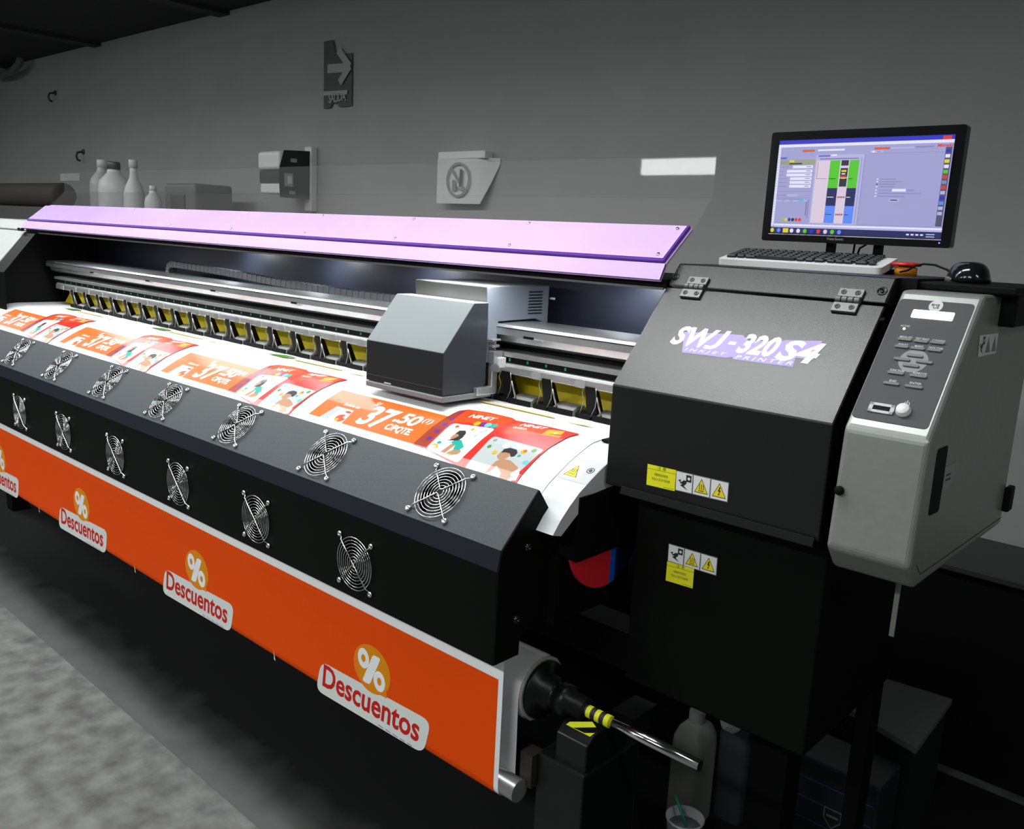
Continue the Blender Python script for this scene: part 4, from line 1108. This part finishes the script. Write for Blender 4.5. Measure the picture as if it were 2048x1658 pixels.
KB = thing('keyboard', (-.8, 1.72, DZ), 'white computer keyboard with black keys on top of the printer', 'keyboard')
KWH = mat('keyboard_white', (.8, .8, .8), .4); KBK = mat('keycap_black', (.012, .012, .013), .4)
def zpx(p, z): r = ray(p); return Vector((r.x / r.z * z, r.y / r.z * z, z))
kl = Vector((-.951, 1.682, DZ)); r1 = ray((1763, 538)); kr = Vector((r1.x / r1.y * 1.712, 1.712, DZ))
kd = (kr - kl); klen = kd.length; kd.normalize(); kp = Vector((-kd.y, kd.x, 0))
KP = PL(kl, kd, (kp * .985 + Vector((0, 0, .17))).normalized())
KDEP = .118
prof = []
b_ = MB(); b_.extr(KP, rounded([(0, 0), (klen, 0), (klen, KDEP), (0, KDEP)], .012), -.002, .0125, KWH); kb = b_.build('case', KB, bevel=.003)
MB().extr(KP, rounded([(.006, .004), (klen - .006, .004), (klen - .006, KDEP - .004), (.006, KDEP - .004)], .01), -.0045, -.0018, KBK).build('base', KB)
key0 = None
ux = (klen - .026) / 18.5
for r in range(6):
    v = .018 + r * .0158
    cols = [(k * ux, ux - .0022) for k in range(18)]
    if r == 0: cols = [(0, ux * 1.3), (ux * 1.4, ux), (ux * 2.5, ux * 1.3), (ux * 3.9, ux * 5), (ux * 9.0, ux), (ux * 10.1, ux), (ux * 11.2, ux * 1.2), (ux * 12.7, ux), (ux * 13.7, ux), (ux * 14.7, ux), (ux * 16, ux * 1.4), (ux * 17.5, ux * .9)]
    for off_, wd in cols:
        if r > 0:
            if key0 is None:
                key0 = (off_, v, MB().extr(KP, [(.013 + off_, v), (.013 + off_ + wd, v), (.013 + off_ + wd, v + .0132), (.013 + off_, v + .0132)], .0125, .0185, KBK).build('key', KB, bevel=.0012, seg=1))
            else:
                d = KP.at(off_, v) - KP.at(key0[0], key0[1]); dup(key0[2], KB, d)
        else:
            MB().extr(KP, [(.013 + off_, v), (.013 + off_ + wd - .002, v), (.013 + off_ + wd - .002, v + .0132), (.013 + off_, v + .0132)], .0125, .0185, KBK).build('key', KB, bevel=.0012, seg=1)

# mouse: shaped shell, with its cable
mr = ray((1933, 577)); my = 1.665; mxx = mr.x / mr.y * my
MZ = -.040
MOU = thing('computer_mouse', (mxx, my, MZ), 'glossy black computer mouse on the lid right of the red stop button', 'mouse')
b_ = MB(); n1, n2 = 20, 9; vv = []; ff = []
for i in range(n2 + 1):
    a = (math.pi / 2) * i / n2
    for j in range(n1):
        t_ = 2 * math.pi * j / n1
        ru, rv = .034, .05
        x = ru * math.cos(t_) * math.cos(a) ** .6; y = rv * math.sin(t_) * math.cos(a) ** .6
        z = .034 * math.sin(a) * (1 - .12 * math.sin(t_) * math.cos(a)) + .002
        c, s_ = math.cos(.5), math.sin(.5)
        vv.append((mxx + c * x - s_ * y, my + s_ * x + c * y, MZ + z))
for i in range(n2):
    for j in range(n1): ff.append((i * n1 + j, i * n1 + (j + 1) % n1, (i + 1) * n1 + (j + 1) % n1, (i + 1) * n1 + j))
b_.add(vv, ff + [tuple(range(n1))[::-1]], GLOSSBLACK, True); b_.build('shell', MOU)
MB().lathe([(.036, .0), (.0365, .006), (.035, .009)], (mxx, my, MZ), (0, 0, 1), mat('mouse_grey_band', (.2, .2, .2), .25, .5), 24).build('side_band', MOU)
pts = []
for px, py in ((1905, 552), (1895, 540), (1870, 530), (1848, 528), (1832, 531), (1815, 541), (1800, 544)):
    r = ray((px, py)); yy = 1.69 + (1905 - px) / 105 * .06; pts.append((r.x / r.y * yy, yy, r.z / r.y * yy))
MB().tube(pts, .0019, MATTE, 8).build('cable', MOU)

# ================================================================== on the back wall
WP = front(YB)
def wpx(p, d=0.0): return front(YB - d).hit(p)
cw = crop(480, 60, 3.657)
SG = thing('direction_sign', (-3.9, YB - .004, .6), 'dark curled sign with a white right arrow on the wall', 'sign')
SGM = mat('sign_dark_green', (.055, .055, .055), .5); SGW = mat('sign_pale_print', (.36, .36, .36), .5)
WQ = front(YB - .002)
u0 = wpx(cw(622, 300))[0]; u1 = wpx(cw(830, 300))[0]; z1 = wpx(cw(735, 140))[1]; z0 = wpx(cw(720, 560))[1]
n = 12
vv = []
def sgn(k, z): # gentle waves of the loose sheet
    x = u0 + (u1 - u0) * k / n; return (x, YB - .008 - .003 * (1 - math.cos(2 * math.pi * k / n)) * .5, z)
b_ = MB()
tops = [z1 + (.05 if k <= 4 else (-.01 if k < 9 else -.03)) * 1 for k in range(n + 1)]
b_.add([sgn(k, z0 + (.015 if 3 < k < 7 else -.005)) for k in range(n + 1)] + [sgn(k, tops[k]) for k in range(n + 1)], [(k, k + 1, n + 2 + k, n + 1 + k) for k in range(n)], SGM, True)
b_.build('sheet', SG)
def sgat(u, v, h=0):
    k = (u - u0) / (u1 - u0) * n; p = sgn(k, v); return Vector((p[0], p[1] - .005 - h, p[2]))
P = Print(sgat); HW = lambda a, b: wpx(cw(a, b))
P.line(HW(655, 287), HW(800, 277), .045, SGW)
P.line(HW(735, 150), HW(818, 270), .04, SGW); P.line(HW(818, 265), HW(745, 390), .04, SGW)
P.line(HW(622, 468), HW(800, 458), .022, SGW)
P.text('SALIDA', HW(665, 540), HW(790, 520), .05, SGW, .02)
P.build('arrow_print', SG)

NS = thing('prohibition_sign', (-2.4, YB - .01, .1), 'white paper sign with a crossed-out circle pictogram, right edge curling off the wall', 'sign')
NW = mat('sign_paper_white', (.72, .72, .72), .6)
PF = front(YB - .05)
bl = PF.hit(cw(1447, 1272)); br = PF.hit(cw(1725, 1268)); tl = PF.hit(cw(1450, 945)); tr = PF.hit(cw(1725, 930))
zb, zt_ = (bl[1] + br[1]) / 2, (tl[1] + tr[1]) / 2
prof = [(bl[0], YB - .06), (bl[0] + .01, YB - .055), (br[0], YB - .05), (br[0] + .02, YB - .045), (br[0] + .06, YB - .02), (br[0] + .10, YB - .004)]
b_ = MB(); n = len(prof)
b_.add([(x, y, zb - (.0 if i < 4 else -.09 * (i - 3))) for i, (x, y) in enumerate(prof)] + [(x, y, zt_) for x, y in prof], [(k, k + 1, n + k + 1, n + k) for k in range(n - 1)], NW, True)
b_.build('sheet', NS)
MB().box(bl[0] - .004, br[0] + .05, YB - .055, YB - .001, zt_ - .004, zt_ + .03, mat('sign_top_fold', (.8, .8, .8), .6)).build('top_fold', NS, bevel=.004)
P = Print(front(YB - .0625).at)
cx_, cz_ = PF.hit(cw(1607, 1098)); ru = abs(PF.hit(cw(1697, 1090))[0] - PF.hit(cw(1512, 1100))[0]) / 2 * .93; rv = abs(PF.hit(cw(1600, 968))[1] - PF.hit(cw(1607, 1225))[1]) / 2
NG = mat('sign_grey_print', (.30, .30, .30), .6); ND = mat('sign_dark_print', (.1, .1, .1), .6)
P.ell(cx_, cz_, ru, rv, NG, 32, hole=.85); P.line((cx_ - ru * .6, cz_ + rv * .62), (cx_ + ru * .6, cz_ - rv * .62), .012, NG)
P.line((cx_ + ru * .25, cz_ + rv * .6), (cx_ + ru * .22, cz_ - rv * .4), .016, ND); P.line((cx_ - ru * .1, cz_ - rv * .4), (cx_ + ru * .4, cz_ - rv * .6), .008, NG)
P.poly([(cx_ - ru * .5, cz_), (cx_ - ru * .25, cz_), (cx_ - ru * .1, cz_ - rv * .6), (cx_ - ru * .45, cz_ - rv * .65)], NG)
P.build('pictogram', NS)

# towel dispenser
TD = thing('towel_dispenser', (-4.3, YB - .1, .05), 'white and black paper towel dispenser on the wall above the lilac lid', 'dispenser')
DY = YB - .24
fx0 = front(DY).hit(cw(125, 1000))[0]; fx1 = front(DY).hit(cw(285, 1000))[0]
sr = sideR(fx1)
dzt = front(DY).hit(cw(285, 880))[1]; dzb = front(DY).hit(cw(285, 1195))[1]
zbreak = front(DY).hit(cw(285, 1020))[1]; zb2 = front(DY).hit(cw(285, 1118))[1]
DW = mat('dispenser_white', (.72, .72, .72), .35); DB = mat('dispenser_black', (.01, .01, .01), .3)
MB().box(fx0, fx1 - .002, DY, YB - .03, zbreak, dzt, DW).build('upper_cover', TD, bevel=.02, seg=4)
MB().box(fx0, fx1 - .002, DY + .01, YB - .03, zb2, zbreak - .001, mat('dispenser_smoke', (.05, .05, .05), .3)).build('smoke_window', TD, bevel=.01)
MB().box(fx0 + .01, fx1 - .002, DY + .012, YB - .03, dzb, zb2 - .001, DW).build('lower_cover', TD, bevel=.01)
MB().prism([(DY + .005, dzb - .02), (DY - .004, zbreak), (DY + .03, dzt + .005), (YB - .045, dzt + .015), (YB - .045, dzb - .02)], fx1 - .002, fx1 + .004, DB).build('black_flank', TD, bevel=.003)
MB().box(fx1 - .05, fx1 + .014, YB - .045, YB - .001, dzb - .085, dzt + .04, DW).build('back_plate', TD, bevel=.006)
P = Print(sideR(fx1 + .004).at, base=.0008)
dl = mat('dispenser_label', (.35, .35, .35), .5)
P.rect(DY + .03, DY + .085, zbreak - .085, zbreak - .015, dl); P.rect(DY + .05, DY + .078, zbreak - .07, zbreak - .03, LABELW); P.build('pictogram_label', TD)
P = Print(sideR(fx1 + .004).at, base=.0008); P.rect(DY + .06, DY + .1, zbreak - .125, zbreak - .108, dl); P.build('lower_label', TD)
P = Print(sideR(fx1 + .004).at, base=.0008); P.rect(DY + .07, DY + .11, zbreak + .045, zbreak + .065, dl); P.build('maker_badge', TD)

# white card and two hooks
cd = MB().box(wpx((122, 350))[0], wpx((160, 350))[0], YB - .006, YB - .001, wpx((140, 362))[1], wpx((140, 347))[1], LABELW).build('wall_card'); tag(cd, 'small white card on the wall left of the bottles', 'card')
HK = mat('hook_dark', (.03, .03, .03), .4)
for px, lab in (((112, 191), 'small dark hook high on the wall below the ceiling'), ((168, 309), 'small dark hook on the wall above the bench bottles')):
    u, v = wpx(px); h = MB().lathe([(.02, 0), (.02, .008), (.008, .012)], (u, YB - .0005, v + .02), (0, -1, 0), HK, 14)
    h.tube([(u, YB - .01, v + .02), (u, YB - .05, v + .01), (u, YB - .06, v - .02), (u, YB - .05, v - .045), (u, YB - .03, v - .05)], .008, HK, 8)
    tag(h.build('wall_hook'), lab, 'hook', 'hooks on the back wall')
# pale conduit bend near the ceiling
pts = [wpx(p, .1) for p in ((-20, 152), (5, 150), (25, 142), (38, 128), (42, 112))]
tag(MB().tube([(a, YB - .1, b) for a, b in pts], .03, mat('conduit_grey', (.12, .12, .12), .5), 12).build('conduit'), 'pale bent conduit under the ceiling at the far left', 'pipe')

# ================================================================== bench behind the printer with bottles and boxes
BZ = -.06
BEN = thing('workbench', (-7.0, 2.6, -Z0), 'long dark workbench against the wall behind the printer', 'bench')
bw_ = mat('bench_laminate', (.2, .2, .19), .5)
MB().box(-9.6, -4.9, 2.3, 2.97, BZ - .04, BZ, bw_).build('top', BEN, bevel=.003)
for x in (-9.5, -7.2, -5.0):
    for y in (2.36, 2.9): MB().box(x - .03, x + .03, y - .03, y + .03, -Z0 + .001, BZ - .04, MATTE).build('leg', BEN)
def bottle(px, top, rad, yy, prof, m, label, mcap=None, group='bottles on the bench'):
    q = front(yy); u = q.hit((px, 380))[0]; h = q.hit((px, top))[1] - BZ
    b = thing('bottle', (u, yy, BZ), label, 'bottle', group)
    MB().lathe([(r * rad, z * h) for r, z in prof], (u, yy, BZ), (0, 0, 1), m, 20).build('body', b)
    if mcap: MB().lathe([(rad * .42, h * .9), (rad * .42, h * 1.0), (rad * .36, h * 1.02), (0, h * 1.02)], (u, yy, BZ), (0, 0, 1), mcap, 14).build('cap', b)
PLW = mat('translucent_white_plastic', (.62, .62, .62), .4); PLG = mat('translucent_grey_plastic', (.42, .42, .42), .4)
pr = [(.95, 0), (1, .03), (1, .6), (.9, .72), (.45, .84), (.38, .9), (.38, .92), (0, .92)]
bottle(207, 322, .085, 2.62, pr, PLG, 'tall grey-white plastic bottle at the left of the bench group', PLW)
bottle(229, 326, .095, 2.50, pr, PLW, 'stout white plastic bottle with dark cap beside the tall grey one', mat('bottle_dark_cap', (.1, .1, .1), .4))
bottle(268, 322, .062, 2.55, [(.95, 0), (1, .03), (1, .5), (.8, .62), (.4, .75), (.3, .95), (0, .95)], PLW, 'slim white bottle with long neck standing on the bench', PLW)
bottle(306, 373, .05, 2.5, pr, PLW, 'short white bottle next to the dark case on the bench', PLW)
q = front(2.6); u0, u1 = q.hit((328, 390))[0], q.hit((388, 390))[0]; zt_ = q.hit((360, 366))[1]
cs_ = thing('equipment_case', ((u0 + u1) / 2, 2.7, BZ), 'dark grey case on the bench right of the bottles', 'case')
MB().box(u0, u1, 2.6, 2.85, BZ, zt_, mat('case_grey', (.12, .12, .12), .5)).build('shell', cs_, bevel=.02, seg=3)
MB().box(u0 + .1, u1 - .1, 2.59, 2.601, BZ + (zt_ - BZ) * .3, BZ + (zt_ - BZ) * .75, mat('case_inset', (.05, .05, .05), .5)).build('panel', cs_)
q = front(2.5); u0, u1 = q.hit((-160, 380))[0], q.hit((103, 390))[0]; z1 = q.hit((60, 366))[1]; z0 = q.hit((60, 412))[1]
fr_ = thing('fabric_roll', (u1 - .5, 2.62, BZ), 'thick dark roll lying on the bench at the left edge', 'roll')
MB().lathe([(.0, 0), (.07, 0), (.09, .015), (.09, 1.9), (.07, 1.915), (0, 1.915)], (u1 - 1.95, 2.6, (z1 + z0) / 2 - .0), (1, 0, 0), mat('dark_brown_fabric', (.045, .038, .033), .8), 24).build('roll_body', fr_)
MB().box(u1 - 1.8, u1 - .1, 2.5, 2.7, BZ, (z1 + z0) / 2 - .085, mat('roll_support', (.1, .1, .1), .6)).build('support', fr_)

# ================================================================== low cabinet added to fill the dark area behind the printer and the clutter under the tower
LCZ = -.86
lc = thing('dark_filler_cabinet', (-.6, 2.8, -Z0), 'low black cabinet added to stand in for the dark area behind the right end of the printer', 'cabinet')
MB().box(-3.0, 1.2, 2.66, 2.985, -Z0 + .001, LCZ - .02, MATTE).build('body', lc, bevel=.004)
MB().box(-3.02, 1.22, 2.64, 2.99, LCZ - .019, LCZ, mat('filler_cabinet_top_dark', (.03, .03, .03), .5)).build('top', lc, bevel=.003)

def jug(loc, w_, d_, h, m, mcap, label, capr=.021, group=None):
    t = thing('plastic_jug', (loc[0], loc[1], -Z0), label, 'jug', group)
    x, y = loc; z = -Z0
    b = MB(); lv = [(0, .96), (.02, 1), (.70, 1), (.78, .96), (.86, .75), (.90, .45)]
    rings = []
    for k, s_ in lv:
        c = rounded([(-w_ / 2 * s_, -d_ / 2 * s_), (w_ / 2 * s_, -d_ / 2 * s_), (w_ / 2 * s_, d_ / 2 * s_), (-w_ / 2 * s_, d_ / 2 * s_)], .025 * s_, 4)
        rings.append([(x + a, y + bb, z + k * h) for a, bb in c])
    n = len(rings[0]); vv = [p for r in rings for p in r]
    ff = [(i * n + j, i * n + (j + 1) % n, (i + 1) * n + (j + 1) % n, (i + 1) * n + j) for i in range(len(rings) - 1) for j in range(n)]
    b.add(vv, ff + [tuple(range(n))[::-1], tuple((len(rings) - 1) * n + j for j in range(n))], m, True); b.build('body', t)
    MB().lathe([(capr * .85, .88 * h), (capr, .90 * h), (capr, .99 * h), (capr * .85, h), (0, h)], (x, y, z), (0, 0, 1), mcap, 18).build('cap', t)
    return t
JW = mat('jug_milky_white', (.24, .26, .22), .5); JD = mat('jug_dark_plastic', (.045, .05, .055), .4); JC = mat('jug_cap_white', (.3, .3, .3), .5); JCD = mat('jug_cap_grey', (.10, .10, .10), .5)
def fl_(p, z=0.0): r = ray(p); k = (-Z0 + z) / r.z; return (r.x * k, r.y * k)
jx, jy = fl_((1356, 1640)); jy += .03
jug((jx + .01, jy), .085, .11, .31, JW, JC, 'milky white plastic jug with white cap on the floor behind the steel spindle')
a = fl_((1420, 1652)); jug((a[0] + .015, a[1] + .1), .085, .12, .33, JD, JCD, 'dark plastic jug directly right of the milky white jug', group='dark jugs under the printer')
a = fl_((1505, 1668)); jug((a[0] + .025, a[1] + .10), .09, .12, .32, JD, JCD, 'dark plastic jug between the white tag and the crate with the shield', group='dark jugs under the printer')
# crumpled white tag hanging on a tube
tx = fl_((1463, 1446), .31); tg = thing('paper_tag', (tx[0], tx[1], -Z0 + .30), 'crumpled white paper ball hanging on a dark tube between the jugs', 'paper')
b_ = MB(); bm = bmesh.new(); bmesh.ops.create_icosphere(bm, subdivisions=2, radius=.028)
rnd = random.Random(3)
b_.add([(tx[0] + v.co.x * rnd.uniform(.75, 1.15), tx[1] + v.co.y * rnd.uniform(.75, 1.15), -Z0 + .31 + v.co.z * rnd.uniform(.75, 1.15)) for v in bm.verts], [tuple(v.index for v in f.verts) for f in bm.faces], mat('tag_paper', (.6, .6, .6), .7)); bm.free()
b_.build('crumpled_paper', tg)
MB().tube([(tx[0], tx[1], -Z0 + .33), (tx[0] - .005, tx[1] + .005, -Z0 + .38), (tx[0] - .02, tx[1] + .02, -Z0 + .47), (tx[0] - .02, tx[1] + .02, -.862)], .009, GLOSSBLACK, 8).build('tube', tg)
# cup with a green stirrer
cx0, cy0 = fl_((1370, 1638), .115)
cup = thing('paper_cup', (cx0, cy0, -Z0), 'white disposable cup with grey liquid at the bottom edge of the picture', 'cup')
cr = .045
cb_ = MB(); cb_.lathe([(cr * .7, 0), (cr, .115), (cr * 1.05, .117), (cr * 1.05, .121), (cr * .97, .121), (cr * .9, .095), (0, .095)], (cx0, cy0, -Z0), (0, 0, 1), mat('cup_white', (.75, .75, .78), .4), 32); cb_.build('cup_wall', cup)
MB().lathe([(cr * .9, .0955), (0, .0958)], (cx0, cy0, -Z0), (0, 0, 1), mat('cup_liquid_grey', (.25, .33, .36), .15), 28).build('liquid', cup)
st = MB().tube([(cx0 + .005, cy0 + .002, -Z0 + .096), (cx0 - .03, cy0 - .003, -Z0 + .165)], .0035, mat('stirrer_green', (.02, .45, .28), .4), 10).build('stirrer'); tag(st, 'thin green plastic stirrer leaning in the white cup', 'stirrer')
# crate with shield emblem
e = crop(1300, 1340, 2.926)
fa = fl_(e(850, 1010)); fb = fl_(e(1310, 1180))
px0 = Vector((fa[0], fa[1], 0)); dirv = Vector((1, .02, 0)).normalized()
CY_ = 1.93
q = front(CY_); x0 = q.hit(e(848, 700))[0]; x1 = q.hit(e(1335, 800))[0]; ztop = min(q.hit(e(860, 480))[1], -Z0 + .34)
CR = thing('tool_crate', ((x0 + x1) / 2, CY_ + .12, -Z0), 'black crate with thin blue lines and a shield emblem under the control box', 'crate')
CRM = mat('crate_black', (.012, .013, .016), .45)
MB().box(x0, x1, CY_, CY_ + .14, -Z0 + .001, ztop, CRM).build('body', CR, bevel=.006)
P = Print(q.at); BL_ = mat('crate_blue_line', (.03, .045, .16), .5)
for za, zb_ in (((852, 598), (1312, 792)), ((845, 712), (1295, 915)), ((845, 835), (1060, 925))):
    a = q.hit(e(*za)); b = q.hit(e(*zb_)); P.line((max(a[0], x0 + .004), a[1]), (min(b[0], x1 - .004), a[1]), .003, BL_)
sx, sz = q.hit(e(1065, 870)); EM = mat('crate_emblem', (.12, .12, .13), .5)
sh = [(-.022, .024), (.022, .024), (.022, -.004), (0, -.028), (-.022, -.004)]
P.poly([(sx + a, sz + b) for a, b in sh], EM, [[(sx + a * .86, sz + b * .86) for a, b in sh]]); P.line((sx - .014, sz + .004), (sx + .014, sz + .004), .006, EM)
P.build('emblem', CR)
# loose grey board and sheet
bd = MB(); ang = [fl_(e(*p), .34) for p in ((1125, 205), (1335, 35), (1770, 170), (1560, 460))]
bd.add([(a, b, -Z0 + z) for z in (.325, .34) for a, b in ang], [(0, 1, 2, 3), (4, 7, 6, 5), (0, 4, 5, 1), (1, 5, 6, 2), (2, 6, 7, 3), (3, 7, 4, 0)], mat('dull_grey_board', (.09, .09, .09), .7))
cxb = sum(a for a, b in ang) / 4; cyb = sum(b for a, b in ang) / 4
bt = thing('storage_box', (cxb, cyb, -Z0), 'dark box with a dull grey lid behind the crate', 'box')
bd.build('lid', bt)
MB().add([(cxb + (a - cxb) * .92, cyb + (b - cyb) * .92, -Z0 + z) for z in (.001, .325) for a, b in ang], [(0, 3, 2, 1), (4, 5, 6, 7), (0, 1, 5, 4), (1, 2, 6, 5), (2, 3, 7, 6), (3, 0, 4, 7)], CRM).build('body', bt)

# crumpled paper on the floor behind the printer, and the bright strip end beside the platen
wx = fl_((1925, 1478), .02)
b_ = MB(); bm = bmesh.new(); bmesh.ops.create_icosphere(bm, subdivisions=2, radius=.03)
b_.add([(wx[0] + v.co.x * rnd.uniform(.7, 1.15), wx[1] + v.co.y * rnd.uniform(.7, 1.15), -Z0 + .026 + v.co.z * rnd.uniform(.7, .86)) for v in bm.verts], [tuple(v.index for v in f.verts) for f in bm.faces], mat('tag_paper', (.6, .6, .6), .7)); bm.free()
tag(b_.build('paper_ball'), 'crumpled white paper on the dark floor below the control box', 'paper')
MB().box(-1.02, -.952, 1.445, 1.47, -.396, -.388, ALU).build('platen_strip', PRT, bevel=.001)
MB().box(-1.02, -.952, 1.41, 1.44, -.396, -.391, MATTE).build('platen_slot', PRT)

# mat coloured as the floor shade under the printer, fading to grey in front
MATM = mat('painted_shade_mat', (.012, .012, .012), .8, spec=.1)
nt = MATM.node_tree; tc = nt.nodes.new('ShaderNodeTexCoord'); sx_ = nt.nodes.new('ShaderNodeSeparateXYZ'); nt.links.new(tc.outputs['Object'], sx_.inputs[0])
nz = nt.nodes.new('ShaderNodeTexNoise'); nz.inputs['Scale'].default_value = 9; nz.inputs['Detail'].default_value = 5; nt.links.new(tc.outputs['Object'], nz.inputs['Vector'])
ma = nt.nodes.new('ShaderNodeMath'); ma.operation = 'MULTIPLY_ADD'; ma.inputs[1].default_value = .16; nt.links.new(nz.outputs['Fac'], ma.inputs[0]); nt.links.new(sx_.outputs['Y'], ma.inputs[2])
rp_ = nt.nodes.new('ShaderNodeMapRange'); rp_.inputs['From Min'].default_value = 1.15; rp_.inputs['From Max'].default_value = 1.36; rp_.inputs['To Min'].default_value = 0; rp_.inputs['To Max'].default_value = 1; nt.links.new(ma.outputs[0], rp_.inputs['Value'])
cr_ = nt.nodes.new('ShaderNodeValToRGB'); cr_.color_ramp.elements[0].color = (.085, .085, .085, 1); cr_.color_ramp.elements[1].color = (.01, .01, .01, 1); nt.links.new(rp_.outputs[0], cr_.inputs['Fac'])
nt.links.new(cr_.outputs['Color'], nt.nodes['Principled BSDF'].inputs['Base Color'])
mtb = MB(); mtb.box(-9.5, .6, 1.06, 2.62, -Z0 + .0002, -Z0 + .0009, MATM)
tag(mtb.build('shade_mat'), 'long dark mat standing in for the shade on the floor under the printer', 'mat')
